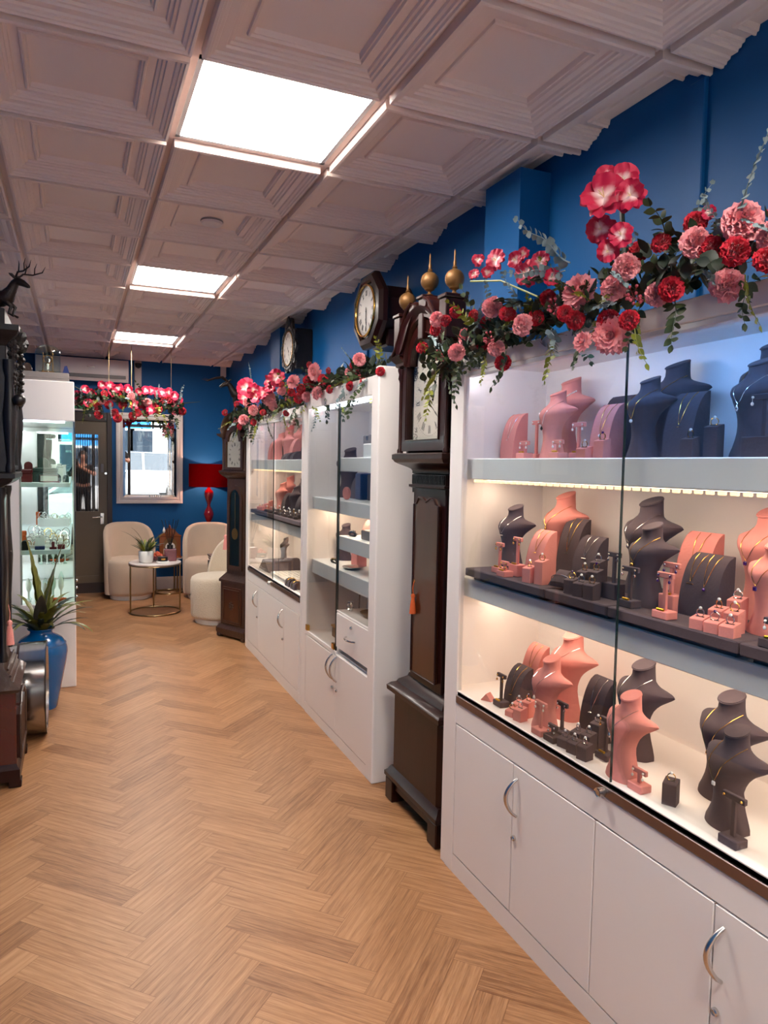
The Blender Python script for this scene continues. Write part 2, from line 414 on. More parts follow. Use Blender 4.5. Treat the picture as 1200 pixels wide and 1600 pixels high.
# door in the back wall
dr = MB(); dr.box(-.52, YB-.05, 0, -.44, YB, 2.0, .004).box(.33, YB-.06, 0, .385, YB, 2.09, .004).box(-.52, YB-.05, 1.985, .385, YB, 2.09, .004)
d0 = struct('door_1', dr, M_doorf)
lf = MB(); yb = YB-.035
lf.box(-.44, yb, .12, -.24, YB, 1.985).box(.235, yb, .12, .33, YB, 1.985).box(-.24, yb, 1.835, .235, YB, 1.985).box(-.24, yb, .12, .235, YB, .20).box(-.24, yb, .72, .235, YB, .95)
lf.box(-.24, yb+.012, .20, .235, YB, .72)
lf.build('door_leaf', M_doorp, d0)
MB().box(-.44, yb-.004, 0, .33, YB, .12).build('kick_board', M_doorf, d0)
MB().box(-.24, YB-.02, .95, .235, YB-.016, 1.835).build('door_pane', M_darkglass, d0)
bars = MB()
for k in range(19):
    x = -.23+k*.0252; bars.box(x-.0035, YB-.034, .95, x+.0035, YB-.028, 1.835)
bars.build('security_bars', M_ebony, d0)
hd = MB(); hd.box(.255, yb-.008, .80, .297, yb, .93, .004); hd.cyl((.276, yb, .885), (.276, yb-.05, .885), .008, 10); hd.tube([(.276, yb-.048, .885), (.25, yb-.052, .886), (.17, yb-.05, .882)], .008, 10)
hd.build('door_handle', M_silver, d0)
kp = MB(); kp.box(.262, yb-.02, 1.40, .292, yb, 1.50, .004); kp.build('keypad', M_grey, d0)
MB().cyl((.315, yb, 1.39), (.315, yb-.03, 1.39), .014, 12).build('door_knob', M_silver, d0)
struct('trim_5', MB().box(.635, YB-.05, 2.30, .712, YB, ZC-.03, .006).box(.56, YB-.05, 2.30, .72, YB, 2.36, .006), M_skirt)   # pipe casing

# air conditioner, sensors, exit sign
t = thing('air_conditioner', 'long white wall air conditioner above the back door', 'air conditioner', (.10, YB, 2.43))
b = MB(); b.prism([(0, .02), (-.17, .0), (-.20, .06), (-.20, .20), (-.17, .25), (0, .25)], -.50, .46, 'x'); b.build('body', M_ac, t)
MB().box(-.47, -.203, .035, .43, -.16, .075, .004).build('louvre', M_grey, t)
MB().box(.02, -.2035, .15, .10, -.2, .158).build('emblem', M_silver, t)
t = thing('security_camera', 'small dark dome camera at the top of the white pipe casing', 'security camera', (.675, YB-.06, 2.655))
MB().lathe([(.001, -.04), (.03, -.025), (.038, 0), (.038, .02), (.001, .022)], 16).build('dome', M_black, t)
t = tag(MB().box(-.032, -.045, 0, .032, 0, .15, .006).build('motion_sensor', M_ac, loc=(1.665, YB, 2.585)), 'small white box sensor high in the right corner of the back wall', 'sensor')
t = thing('exit_sign', 'white box sign with a green front over the back door', 'sign', (.12, YB-.02, 2.10))
MB().box(-.16, -.03, 0, .16, 0, .11, .004).build('casing', M_ac, t); MB().box(-.14, -.033, .02, .14, -.029, .09).build('sign_face', mat('sign_green', (20, 110, 60), .4), t)
t = thing('smoke_detector', 'round white smoke detector on the ceiling tile', 'smoke detector', (.645, 3.79, ZC+.036))
MB().lathe([(.045, 0), (.055, -.008), (.055, -.02), (.05, -.03), (.03, -.036), (.001, -.036)], 24).build('housing', M_ac, t)
MB().lathe([(.0555, -.011), (.057, -.013), (.057, -.017), (.0555, -.019)], 24, cap=False).build('vent_ring', M_grey, t)

# ceiling light panels
for k, (y, lb) in enumerate(((2.5368, 'large square light panel nearest the viewer in the ceiling'), (4.9508, 'square light panel in the ceiling beyond the smoke detector'), (7.3648, 'farthest square light panel, above the hanging flowers'), (.1228, 'square light panel in the ceiling straight above the viewer'))):
    t = thing('ceiling_light', lb, 'ceiling light', (GX0+PX/2, y, ZC), group='square ceiling light panels')
    f = MB()
    for a in (-1, 1): f.box(a*.272, -.288, -.004, a*.288, .288, .004).box(-.288, a*.272, -.004, .288, a*.288, .004)
    f.build('frame', M_alum, t); MB().box(-.272, -.272, -.001, .272, .272, .003).build('diffuser', M_panel, t)

# ------------------------------------------------------------ display cabinets on the right
def d_handle(parent, o, x, y, z0, z1, s=1, bow=.035):
    n = 14; pts = [(x-.004-bow*math.sin(PI*i/n)**.7, y+s*.012*math.sin(PI*i/n), z0+(z1-z0)*i/n) for i in range(n+1)]
    MB(o).tube(pts, [.0045+.0025*math.sin(PI*i/n) for i in range(n+1)], 10).build('handle', M_chrome, parent, smooth=60)
def lock_(parent, o, x, y, z, r=.009):
    MB().lathe([(r*.001, -.0), (r, 0), (r, .008), (r*.7, .011), (r*.7, .008), (.0001, .008)], 16).build('lock', M_chrome, parent, loc=(x-o[0], y-o[1], z-o[2])).rotation_euler = (0, -PI/2, 0)
def near_open_blue(y0): return y0 < 1
def display_cabinet(label, y0, y1, splits, handles, top, panes, near_open, tint=None):
    XF = 1.30; XB = 1.715; o = (XF, (y0+y1)/2, 0)
    t = thing('display_cabinet', label, 'display cabinet', o)
    far_in, near_in = y1-.04, y0+near_open
    m = MB(o)
    m.box(XF, far_in, 0, XB, y1, top, .003).box(XF, y0, 0, XB, near_in, top, .003)
    m.box(XB-.015, near_in, 0, XB, far_in, top).box(XF+.01, near_in, top-.02, XB-.015, far_in, top)
    m.box(XF, near_in, 0, XB-.015, far_in, .072).box(XF+.004, near_in, .66, XB-.015, far_in, .70)
    m.build('carcass', M_white, t)
    MB(o).box(XF, near_in, .578, XF+.02, far_in, .655, .002).build('fascia', M_white, t)
    fs = MB(o); fs.box(XF-.002, y1-.098, .0, XF+.022, y1-.038, top, .002).box(XF, near_in, top-.055, XF+.02, y1-.10, top, .003)
    fs.build('face_frame', M_white, t)
    rl = MB(o); rl.box(XF-.004, near_in, .656, XF+.036, y1-.10, .686, .002).box(XF+.004, near_in, .686, XF+.008, y1-.10, .697).box(XF+.028, near_in, .686, XF+.032, y1-.10, .697)
    rl.build('track', M_track, t)
    MB(o).box(XF+.002, near_in, top-.07, XF+.034, y1-.10, top-.055, .002).build('track', M_alum, t)
    sp = [y1-.10]+list(splits)
    for k in range(len(sp)-1):
        a, b = sp[k+1]+.0022, sp[k]-.0022
        d = MB(o).box(XF-.001, a, .077, XF+.017, b, .574, .0015).build('cabinet_door', M_white, t)
        for hk, side in handles:
            if hk == k:
                hy = b-.028 if side > 0 else a+.028
                d_handle(d, o, XF, hy, .412, .537, side); lock_(d, o, XF, hy+.012*side, .335)
    for z0, z1 in ((1.49, 1.566), (1.052, 1.122)):
        MB(o).box(XF+.036, near_in, z0, XB-.015, far_in, z1, .003).build('shelf', M_shelf, t)
    # led beads below the upper shelf and below the top
    y = near_in+.04; bd = MB(o); bt = MB(o)
    while y < far_in-.06:
        bd.box(XF+.040, y, 1.4795, XF+.052, y+.019, 1.4895, .002); y += .034
    bd.build('led_strip', M_bead, t); MB(o).box(XF+.11, near_in+.03, 1.487, XF+.18, far_in-.05, 1.4895).build('light_strip', M_hidden_fill, t)  # hidden glowing strip added to cast the light of the beads
    y = near_in+.04
    while y < far_in-.06:
        bt.box(XF+.03, y, top+.001, XF+.05, y+.02, top+.008); y += .034
    bt.build('led_strip', M_bead, t, 'row of warm light beads along the top edge')
    yb_ = y1-.55 if near_open_blue(y0) else near_in+.03
    MB(o).box(XF+.036, yb_, top-.034, XF+.05, far_in-.03, top-.0205).build('light_strip', M_ledc, t)
    if yb_ > near_in+.1: MB(o).box(XF+.036, near_in+.03, top-.034, XF+.05, yb_-.02, top-.0205).build('light_strip', M_blue_fill, t, 'added cold blue fill light inside the top')  # blue glow added to tint the top shelf, standing for reflected cool light
    MB(o).box(XF+.16, near_in+.03, 1.048, XF+.22, far_in-.03, 1.0515).build('light_strip', M_hidden_fill, t)  # unseen glowing strip added under the shelf to light the bottom deck
    for i, (a, b) in enumerate(panes):
        x = XF+.005+(i % 2)*.024
        p = MB(o).box(x, a, .69, x+.005, b, top-.056).build('glass_pane', M_glass, t)
        MB(o).box(x-.0008, a-.0012, .69, x+.0058, a+.0012, top-.056).build('pane_edge', M_edge, p)
    lk = panes[0][0]+.012
    MB().lathe([(.001, .022), (.008, .022), (.008, .019), (.0125, .022), (.0125, 0)], 20).build('barrel_lock', M_chrome, t, loc=(XF-.004-o[0], lk-o[1], .672)).rotation_euler = (0, -PI/2, 0)
    return t
cabA = display_cabinet('nearest white display cabinet at right with sliding glass doors over plain cupboards', -.25, 2.40, (1.915, 1.516, 1.115, .715, .315, -.085), ((1, 1), (3, 1), (5, 1)), 1.93, ((1.47, 2.30), (.62, 1.50), (-.2, .66)), .03)
cabC = display_cabinet('far white display cabinet with cream cupboards, beside the small longcase clock', 4.315, 5.935, (5.47, 4.71, 4.36), ((0, -1), (1, -1)), 1.90, ((5.06, 5.835), (4.36, 5.09)), .03)

# the middle cabinet with hinged glass and one drawer
def mid_cabinet():
    XF, XB = 1.30, 1.715; y0, y1 = 3.105, 4.305; o = (XF, 3.7, 0)
    t = thing('display_cabinet', 'tall middle white cabinet with one drawer, left of the brown longcase clock', 'display cabinet', o)
    m = MB(o); m.box(XF, y0, 0, XB, y0+.045, 2.0, .004).box(XF, y1-.09, 0, XB, y1, 1.96, .004).box(XB-.015, y0, 0, XB, y1, 1.96)
    m.box(XF, y0+.045, 0, XB, y1-.09, .06).box(XF, y0+.045, 1.87, XB, y1-.09, 1.96, .003).box(XF+.02, y0+.045, .475, XB, y1-.09, .51)
    m.box(XF, 3.655, .49, XF+.02, y1-.09, .515, .002).box(XF+.002, y0+.045, .735, XB, 3.655, .745, .002).box(XF+.02, 3.645, .51, XB, 3.66, .742)
    m.build('carcass', M_white, t)
    MB(o).box(XF-.003, y0+.001, 0, XF+.02, y0+.082, 1.96, .003).build('face_frame', M_white, t)
    for a, b, tp, hy in ((3.657, 4.2, .485, 3.69), (3.185, 3.653, .50, 3.622)):
        d = MB(o).box(XF-.001, a, .062, XF+.017, b, tp, .002).build('cabinet_door', M_white, t)
        d_handle(d, o, XF, hy, .352, .492, 1); lock_(d, o, XF, hy, .305)
    dw = MB(o).box(XF-.002, 3.185, .545, XF+.017, 3.645, .733, .002).build('drawer', M_white, t)
    MB(o).tube([(XF-.004-.028*math.sin(PI*i/10)**.6, 3.35+.13*i/10, .635) for i in range(11)], .005, 8).build('handle', M_silver, dw)
    lock_(dw, o, XF, 3.41, .697)
    for a, b, z0, z1 in ((y0+.075, 3.735, 1.50, 1.575), (y0+.075, y1-.09, 1.265, 1.34), (y0+.075, 3.735, 1.07, 1.145), (y0+.075, y1-.09, .87, .955)):
        MB(o).box(XF+.035, a, z0, XB-.015, b, z1, .003).build('shelf', M_shelf, t)
    MB(o).box(XF+.04, y0+.10, 1.855, XF+.055, y1-.12, 1.869).build('light_strip', M_ledc, t)
    MB(o).box(XF+.15, y0+.10, 1.258, XF+.17, y1-.12, 1.2645).build('light_strip', M_warm_fill, t)  # second strip is an unseen glow, added to light the lower shelves
    p = MB(o).box(XF+.004, 3.675, .515, XF+.010, y1-.095, 1.865).build('glass_pane', M_glass, t)
    MB(o).box(XF+.003, 3.667, .515, XF+.011, 3.677, 1.865).build('pane_edge', M_black, p)
    p = MB(o).box(XF+.004, y0+.08, .748, XF+.010, 3.655, 1.865).build('glass_pane', M_glass, t)
    MB(o).box(XF+.003, 3.653, .748, XF+.011, 3.657, 1.865).build('pane_edge', M_edge, p)
    for y in (3.70, 4.19): MB(o).box(XF-.004, y-.018, .515, XF+.014, y+.018, .55, .002).build('hinge', M_gold, t)
    return t
mid_cabinet()

# ------------------------------------------------------------ jewellery stands (unit: metres, front = -y, right = +x)
def hw_(z):   # half width of the bust outline, z in 0..1
    T = [(0, .30), (.05, .292), (.12, .25), (.2, .205), (.3, .168), (.4, .165), (.48, .195), (.55, .25), (.61, .32), (.66, .40), (.695, .455), (.725, .482), (.745, .475), (.765, .42), (.785, .325), (.805, .25), (.83, .19), (.86, .158), (.93, .143), (1, .152)]
    for (a, b), (c, d) in zip(T, T[1:]):
        if z <= c: return b+(d-b)*(z-a)/(c-a)
    return T[-1][1]
def lerp_(T, z):
    for (a, b), (c, d) in zip(T, T[1:]):
        if z <= c: return b+(d-b)*(z-a)/(c-a)
    return T[-1][1]
def cc_(z): return lerp_([(0, -.05), (.15, -.02), (.35, .0), (.55, .0), (.68, .03), (.78, .085), (.88, .11), (1, .10)], z)
def sw_(z): return lerp_([(0, .05), (.35, .02), (.55, .07), (.72, .15), (.8, .02), (.84, 0), (1, 0)], z)
def dd_(z): return lerp_([(0, .10), (.3, .11), (.5, .15), (.65, .2), (.72, .19), (.78, .15), (.83, .125), (1, .115)], z)
def ss_(z): return lerp_([(0, .14), (.3, .12), (.6, .06), (.72, .035), (.78, .07), (.83, .115), (1, .115)], z)
BW = .84   # width factor (times height)
def bust_front(x, z):   # y of the front surface, height 1
    h = hw_(z)*BW; q = min(1, abs(x)/h); return cc_(z)-dd_(z)*math.sqrt(max(0, 1-q*q))+sw_(z)*q*q
def bust_mesh():
    mb = MB(); secs = []
    zs = [0, .02, .05, .12, .2, .27, .33, .4, .46, .52, .57, .61, .645, .675, .70, .72, .738, .755, .772, .79, .81, .835, .87, .92, .97, 1.0]
    for z in zs:
        h = hw_(z)*BW; c, d, s = cc_(z), dd_(z), ss_(z); sec = []
        tilt = max(0, (z-.93)/.07)
        k = min(1, max(0, (z-.76)/.08))     # body section -> round neck
        for i in range(17):
            t = PI*i/16; x, y = h*math.cos(t), c-d*math.sin(t)+sw_(z)*math.cos(t)**2; sec.append([x, y])
        for i in range(1, 10):
            t = PI+PI*i/10; xb = h*math.cos(t)*(1-.0*k); yb = c+s*(abs(math.sin(t))**(.25+.75*k))+sw_(z)*math.cos(t)**2; sec.append([xb, yb])
        secs.append([(x, y, z+tilt*(.05*(y-c)/.12)) for x, y in sec])
    r0 = [(x*1.0, y, z) for x, y, z in secs[0]]
    mb.loft(secs); return mb
def ring_at(z, off=.0, n=32):
    h = hw_(z)*BW; c, d, s = cc_(z), dd_(z), ss_(z)
    return [((h+off)*math.cos(t), c-(d if math.sin(t) > 0 else s)*math.sin(t)-(off if math.sin(t) > 0 else -off)*math.sin(t), z+.0) for t in [2*PI*i/n for i in range(n)]]
BUST = {}
for nm, mt in (('pink', M_pink), ('charcoal', M_char)):
    me = bust_mesh().mesh('bust_body', 50); me.materials.append(mt)
    pr_ = MB().tube([(x, y, z+.05*(y-cc_(1))/.12-.012) for x, y, z in ring_at(1.0, .003)], .006, 6, closed=True).mesh('neck_piping'); pr_.materials.append(mt)
    BUST[nm] = (me, pr_)
def add_bust(col, x, y, z, H, place, rz=-97, big=None):
    size = 'large' if H > .25 else 'small'
    t = thing('necklace_bust', '%s %s suede necklace bust, %s' % (size, col, place), 'jewellery bust', (x, y, z), R(rz), 'suede necklace busts')
    me, p = BUST[col]; b = link('torso', me, t, sc=H); link('neck_piping', p, t, sc=H)
    return t
def chain_pts(fn, xw, ztop, zbot, n=18, lift=.004):
    pts = []
    for i in range(n+1):
        u = -1+2*i/n; x = xw*abs(u)**.85*(1 if u > 0 else -1); z = zbot+(ztop-zbot)*abs(u)**1.15
        pts.append((x, fn(x, z)-lift, z))
    return pts
def pendant(mb_kind, t, p, s, mt, lab=None):
    m = MB()
    if mb_kind == 'drop': m.lathe([(.0001, -.011*s), (.004*s, -.006*s), (.0045*s, -.003*s), (.002*s, .003*s), (.0001, .006*s)], 10)
    elif mb_kind == 'ball': m.ball((0, 0, 0), .005*s, 10)
    elif mb_kind == 'square': m.box(-.005*s, -.003*s, -.005*s, .005*s, .002*s, .005*s, .0015*s)
    elif mb_kind == 'bar': m.box(-.012*s, -.001, -.0015, .012*s, .001, .0015, .0005)
    else: m.lathe([(.006*s, -.001), (.0075*s, 0), (.006*s, .001), (.0045*s, 0), (.006*s, -.001)], 14, cap=False)
    return m.build('pendant', mt, t, lab, loc=p)
def bust_necklace(bt, H, place, mt=M_gold, mname='gold', zbot=.56, xw=.15, ztop=.86, kind='drop', pm=None, r=.0008, pearls=False):
    t = thing('necklace', '%s necklace on the bust %s' % (mname, place), 'necklace', bt.location, bt.rotation_euler.z, 'necklaces on display')
    pts = [(x*H, y*H, z*H) for x, y, z in chain_pts(bust_front, xw, ztop, zbot)]
    if pearls:
        m = MB()
        for i in range(len(pts)-1):
            a, b = Vector(pts[i]), Vector(pts[i+1]); n = max(1, round((b-a).length/.0062))
            for k in range(n): m.ball(a+(b-a)*k/n-Vector((0, .002, 0)), .0032, 6)
        m.build('pearl_string', M_pearl, t)
    else:
        MB().tube(pts, r, 5).build('chain', mt, t)
        p = min(pts, key=lambda q: q[2]); pendant(kind, t, (p[0], p[1]-.002, p[2]-.007), 1.0, pm or mt)
    return t
def arch_y(z, H, D): q = min(1, z/H); return D/2-D*(1-q**2.2)**.55
def add_arch(col, x, y, z, H, place, W=.085, D=.062, rz=-90):
    t = thing('necklace_ramp', 'curved %s suede necklace stand, %s' % (col, place), 'jewellery stand', (x, y, z), R(rz), 'curved suede stands')
    key = ('arch', col, round(H, 3), W)
    if key not in BUST:
        prof = [(D/2-D*(math.cos(a)**1.1 if math.cos(a) > 1e-9 else 0), H*math.sin(a)**.8) for a in [PI/2*i/16 for i in range(17)]]
        prof = [(D/2-D*(1-(zz/H)**2.2)**.55 if zz < H else D/2, zz) for zz in [H*i/18 for i in range(19)]]
        prof.append((D/2, 0))
        me = MB().prism(prof, -W/2, W/2, 'x').mesh('curved_front', 40); me.materials.append(M_pink if col == 'pink' else M_char); BUST[key] = me
    b = link('body', BUST[key], t)
    m = MB()
    for s in (-1, 1): m.tube([(s*W/2, arch_y(H*i/16*.995, H, D), H*i/16*.995) for i in range(17)], .0012, 5)
    m.build('edge_piping', M_pink if col == 'pink' else M_char, t)
    return t
def arch_necklace(at_, H, place, mt=M_gold, mname='gold', xw=.018, zbot=.45, kind='ring', pm=None, W=.085, D=.062, xo=0):
    t = thing('necklace', '%s necklace hung on the curved stand %s' % (mname, place), 'necklace', at_.location, at_.rotation_euler.z, 'necklaces on display')
    fn = lambda x, z: arch_y(max(0, min(z, H*.999)), H, D)
    pts = [(x+xo, y, z) for x, y, z in chain_pts(fn, xw, H*.99, H*zbot, 16, .0015)]
    MB().tube(pts, .0008, 5).build('chain', mt, t)
    p = min(pts, key=lambda q: q[2]); pendant(kind, t, (p[0], p[1]-.002, p[2]-.006), .9, pm or mt); return t
def add_block(col, x, y, z, H, place, rz=-78, ring=None, W=.034, mt=None, mname=''):
    t = thing('ring_block', '%s suede ring block %s' % (col, place), 'ring stand', (x, y, z), R(rz), 'suede ring blocks')
    key = ('blk', col, round(H, 3))
    if key not in BUST:
        me = MB().prism([(-W/2, 0), (-W/2, H-.009), (-W/2+.002, H-.007), (W/2-.002, H), (W/2, H-.002), (W/2, 0)], -W/2, W/2, 'x').mesh('block', 20); me.materials.append(M_pink if col == 'pink' else M_char)
        me2 = MB().box(-.010, -.002, H-.0055, .010, .002, H-.0025).mesh('slot'); me2.materials.append(M_black); BUST[key] = (me, me2)
    link('block', BUST[key][0], t); link('slot', BUST[key][1], t)
    mm, nn = (mt, mname) if mt else ((M_gold, 'gold') if rnd.random() < .5 else (M_silver, 'silver'))
    g = thing('ring', '%s stone ring in the %s block %s' % (nn, col, place), 'ring', (x, y, z+H-.003), R(rz+rnd.uniform(-25, 25)), 'rings in the blocks')
    q = MB().tube([(.0095*math.cos(a), 0, .0085+.0095*math.sin(a)) for a in [2*PI*i/20 for i in range(20)]], .0013, 6, closed=True).build('band', mm, g)
    MB().ball((0, 0, .0195), .0042, 8).build('stone', M_gem if rnd.random() < .8 else M_gemv, g)
    return t
def add_T(col, x, y, z, H, place, W=.05, rz=-90, bw=.05, bh=.02, tag_=True, em=None, en='gold', drop=True):
    t = thing('earring_stand', '%s T-shaped earring stand %s' % (col, place), 'earring stand', (x, y, z), R(rz), 'T-shaped earring stands')
    mt = M_pink if col == 'pink' else M_char
    MB().box(-bw/2, -.019, 0, bw/2, .019, bh, .002).build('base', mt, t)
    MB().box(-.0055, -.004, bh, .0055, .004, H-.008, .001).build('post', mt, t)
    MB().box(-W/2, -.005, H-.014, W/2, .005, H, .0015).build('crossbar', mt, t)
    if tag_: MB().box(-.012, -.017, bh, .012, -.011, bh+.006, .001).build('price_tag', M_price, t)
    em = em or M_gold
    e = thing('earrings', '%s earrings on the %s stand %s' % (en, col, place), 'earrings', (x, y, z+H-.007), R(rz), 'earrings on the T stands')
    for s in (-1, 1):
        m = MB().ball((s*(W/2-.007), -.007, 0), .0032, 8)
        if drop: m.tube([(s*(W/2-.007), -.008, -.002), (s*(W/2-.007), -.008, -.012)], .0006, 4).ball((s*(W/2-.007), -.008, -.015), .0036, 8, 1.3)
        m.build('earring', em, e)
    return t
G, S = 'gold', 'silver'
# ---- top shelf of the nearest cabinet
z = 1.566; P = 'on the near top shelf'
a = add_arch('pink', 1.50, 2.275, z, .171, 'far left on the near top shelf'); arch_necklace(a, .171, 'far left on the near top shelf', M_silver, 'silver pendant')
add_T('pink', 1.51, 2.145, z, .138, 'behind the smallest stand at left of the near top shelf', em=M_pearl, en='pearl', drop=False, tag_=False)
add_T('pink', 1.41, 2.07, z, .060, 'lowest at left of the near top shelf', em=M_pearl, en='pearl')
b = add_bust('pink', 1.595, 2.11, z, .284, 'wearing pearls at back of the near top shelf'); bust_necklace(b, .284, 'behind on the near top shelf', M_pearl, 'white pearl string', zbot=.5, xw=.17, pearls=True)
b = add_bust('pink', 1.48, 2.02, z, .226, 'in front of the pearl-wearing bust, near top shelf'); bust_necklace(b, .226, 'in front of the pearl-wearing one', M_silver, 'silver drop', zbot=.5, pm=M_black)
add_T('pink', 1.41, 1.885, z, .060, 'short, right of the front pink bust, near top shelf', em=M_pearl, en='white pearl')
add_T('pink', 1.47, 1.86, z, .116, 'taller, left of the wide pink curved stand, near top shelf', W=.06, em=M_pearl, en='white drop')
a = add_arch('pink', 1.50, 1.765, z, .171, 'by the pane edge on the near top shelf'); arch_necklace(a, .171, 'by the pane edge, near top shelf', M_gold, 'pearl drop', pm=M_pearl, kind='ball')
add_arch('charcoal', 1.63, 1.87, z, .212, 'behind the pink one by the pane edge, near top shelf', W=.10)
add_block('pink', 1.40, 1.665, z, .058, 'with a rose gold ring, near top shelf')
add_block('pink', 1.365, 1.70, z, .035, 'lower one of two by the pane edge, near top shelf')
b = add_bust('charcoal', 1.60, 1.622, z, .283, 'at back right of the pane edge, near top shelf'); bust_necklace(b, .283, 'at back right of the pane edge', M_gold, 'bead chain gold', zbot=.58)
b = add_bust('charcoal', 1.47, 1.585, z, .225, 'in front right of the pane edge, near top shelf'); bust_necklace(b, .225, 'in front right of the pane edge', M_gold, 'gold chain pearl', zbot=.5, pm=M_pearl, kind='ball')
a = add_arch('charcoal', 1.50, 1.455, z, .180, 'between two dark busts on the near top shelf', W=.10); arch_necklace(a, .18, 'between the dark busts, near top shelf', M_gold, 'gold ring', zbot=.5)
add_block('charcoal', 1.42, 1.36, z, .055, 'shorter of two on the near top shelf', mt=M_gold, mname='gold')
add_block('charcoal', 1.45, 1.315, z, .085, 'taller of two on the near top shelf', mt=M_gold, mname='yellow gold')
b = add_bust('charcoal', 1.60, 1.30, z, .295, 'at back by the right edge, near top shelf'); bust_necklace(b, .295, 'at back by the right edge, near top shelf', M_gold, 'thin gold', zbot=.5)
b = add_bust('charcoal', 1.49, 1.245, z, .235, 'in front by the right edge, near top shelf'); bust_necklace(b, .235, 'in front by the right edge, near top shelf', M_silver, 'thin silver', zbot=.55)
add_T('charcoal', 1.42, 1.15, z, .144, 'at the right edge of the near top shelf', W=.07, bw=.09, bh=.048, em=M_pearl, en='gold and white drop', tag_=False)
# ---- middle shelf: four dark trays
z0 = 1.122
def tray(y0, y1, lab):
    t = thing('display_tray', lab, 'display tray', (1.50, (y0+y1)/2, z0), group='charcoal suede trays')
    o = (1.50, (y0+y1)/2, z0)
    MB(o).box(1.345, y0+.03, z0, 1.68, y1-.012, z0+.016).build('foot', M_char, t)
    MB(o).box(1.312, y0+.002, z0+.016, 1.69, y1-.002, z0+.044, .003).build('slab', M_char, t)
    return t
tray(1.80, 2.285, 'charcoal suede tray at the left end of the near middle shelf')
tray(1.52, 1.798, 'charcoal suede tray under the pane edge, near middle shelf')
tray(1.10, 1.518, 'charcoal suede tray under the pink ring stairs, near middle shelf')
tray(.62, 1.098, 'charcoal suede tray at the right edge of the near middle shelf')
z = z0+.0442
b = add_bust('charcoal', 1.457, 2.215, z, .226, 'at the left end of the near middle shelf', rz=-86); bust_necklace(b, .226, 'at the left end of the near middle shelf', M_silver, 'silver bar', zbot=.58, kind='bar')
add_T('pink', 1.365, 2.135, z, .106, 'of medium height, left end of the near middle shelf', W=.045)
add_T('pink', 1.385, 2.055, z, .132, 'tallest, left end of the near middle shelf', W=.048, bw=.055, bh=.04)
add_T('pink', 1.335, 2.055, z, .052, 'shortest, left end of the near middle shelf', W=.042)
b = add_bust('pink', 1.575, 2.09, z, .277, 'at back of the near middle shelf'); bust_necklace(b, .277, 'at back left of the near middle shelf', M_gold, 'gold garnet', zbot=.6, pm=M_gold)
a = add_arch('pink', 1.40, 1.945, z, .165, 'front left of the near middle shelf'); arch_necklace(a, .165, 'front left of the near middle shelf', M_gold, 'rose gold', zbot=.6)
add_block('pink', 1.345, 1.925, z, .054, 'shorter of two at left, near middle shelf', mt=M_gold, mname='rose gold')
add_block('pink', 1.36, 1.88, z, .080, 'taller of two at left, near middle shelf')
a = add_arch('charcoal', 1.55, 1.97, z, .200, 'tall, behind the cuff pillow on the near middle shelf', W=.10); arch_necklace(a, .20, 'behind the cuff pillow', M_gold, 'dark stone gold', pm=M_black)
a = add_arch('charcoal', 1.48, 1.80, z, .158, 'behind the dark ring stairs, near middle shelf', W=.10); arch_necklace(a, .158, 'behind the dark ring stairs, middle shelf', M_silver, 'silver', zbot=.6, kind='bar')
t = thing('bracelet_pillow', 'dark suede pillow holding a silver bracelet on the near middle shelf', 'jewellery pillow', (1.37, 1.78, z+.003), R(-80))
m = MB(); secs = []
for i in range(9):
    u = -1+2*i/8; w = .04*(1-.12*u*u); secs.append([(w*math.cos(a_)*abs(math.cos(a_))**-.4 if abs(math.cos(a_)) > 1e-3 else 0, u*.032*(1-.1*math.cos(a_)**2)+0, 0) for a_ in [2*PI*k/16 for k in range(16)]])
pil = MB()
gx = [-1+2*i/10 for i in range(11)]
for s_ in (1, -1):
    vs = [(u*.042*(1-.1*(1-v*v)), v*.034*(1-.1*(1-u*u)), s_*.017*((1-u**4)*(1-v**4))**.5) for v in gx for u in gx]
    pil.add(vs, [(j*11+i, j*11+i+1, (j+1)*11+i+1, (j+1)*11+i) for j in range(10) for i in range(10)])
pil.build('cushion', M_char, t).rotation_euler = (R(42), 0, 0)
t.children[0].location = (0, 0, .028)
t = thing('bracelet', 'silver tennis bracelet around the dark suede pillow', 'bracelet', (1.37, 1.78, z+.031), R(-80))
MB().tube([(.036*math.cos(a_)*1.15, .020*math.sin(a_)*.1-.012, .0185*math.sin(a_)) for a_ in [2*PI*i/24 for i in range(24)]], .0016, 6, closed=True).build('links', M_silver, t).rotation_euler = (R(20), 0, 0)
for i, (x, y, h, pl) in enumerate(((1.347, 1.712, .048, 'front left'), (1.341, 1.662, .046, 'front middle'), (1.338, 1.612, .049, 'front right'), (1.385, 1.703, .072, 'centre left'), (1.385, 1.652, .079, 'centre right'), (1.425, 1.692, .100, 'rear top'))):
    add_block('charcoal', x, y, z, h, '%s of the dark stairs, near middle shelf' % pl)
b = add_bust('charcoal', 1.55, 1.65, z, .278, 'at back of the pane edge, near middle shelf'); bust_necklace(b, .278, 'at back of the pane edge, middle shelf', M_silver, 'silver sparkling', zbot=.55)
b = add_bust('charcoal', 1.42, 1.50, z, .218, 'in front of the pane edge, near middle shelf'); bust_necklace(b, .218, 'in front of the pane edge, middle shelf', M_gold, 'fine gold', zbot=.55, kind='ball')
add_T('charcoal', 1.41, 1.605, z, .133, 'left of the front dark bust, near middle shelf', bw=.055, bh=.045, em=M_silver, en='silver hoop', tag_=False)
add_T('charcoal', 1.365, 1.49, z, .109, 'before the front dark bust, near middle shelf', W=.06, em=M_silver, en='silver')
a = add_arch('pink', 1.57, 1.455, z, .200, 'tall pink one right of the pane edge, near middle shelf', W=.11); arch_necklace(a, .2, 'tall pink, right of the pane edge', M_gold, 'thin gold', zbot=.55)
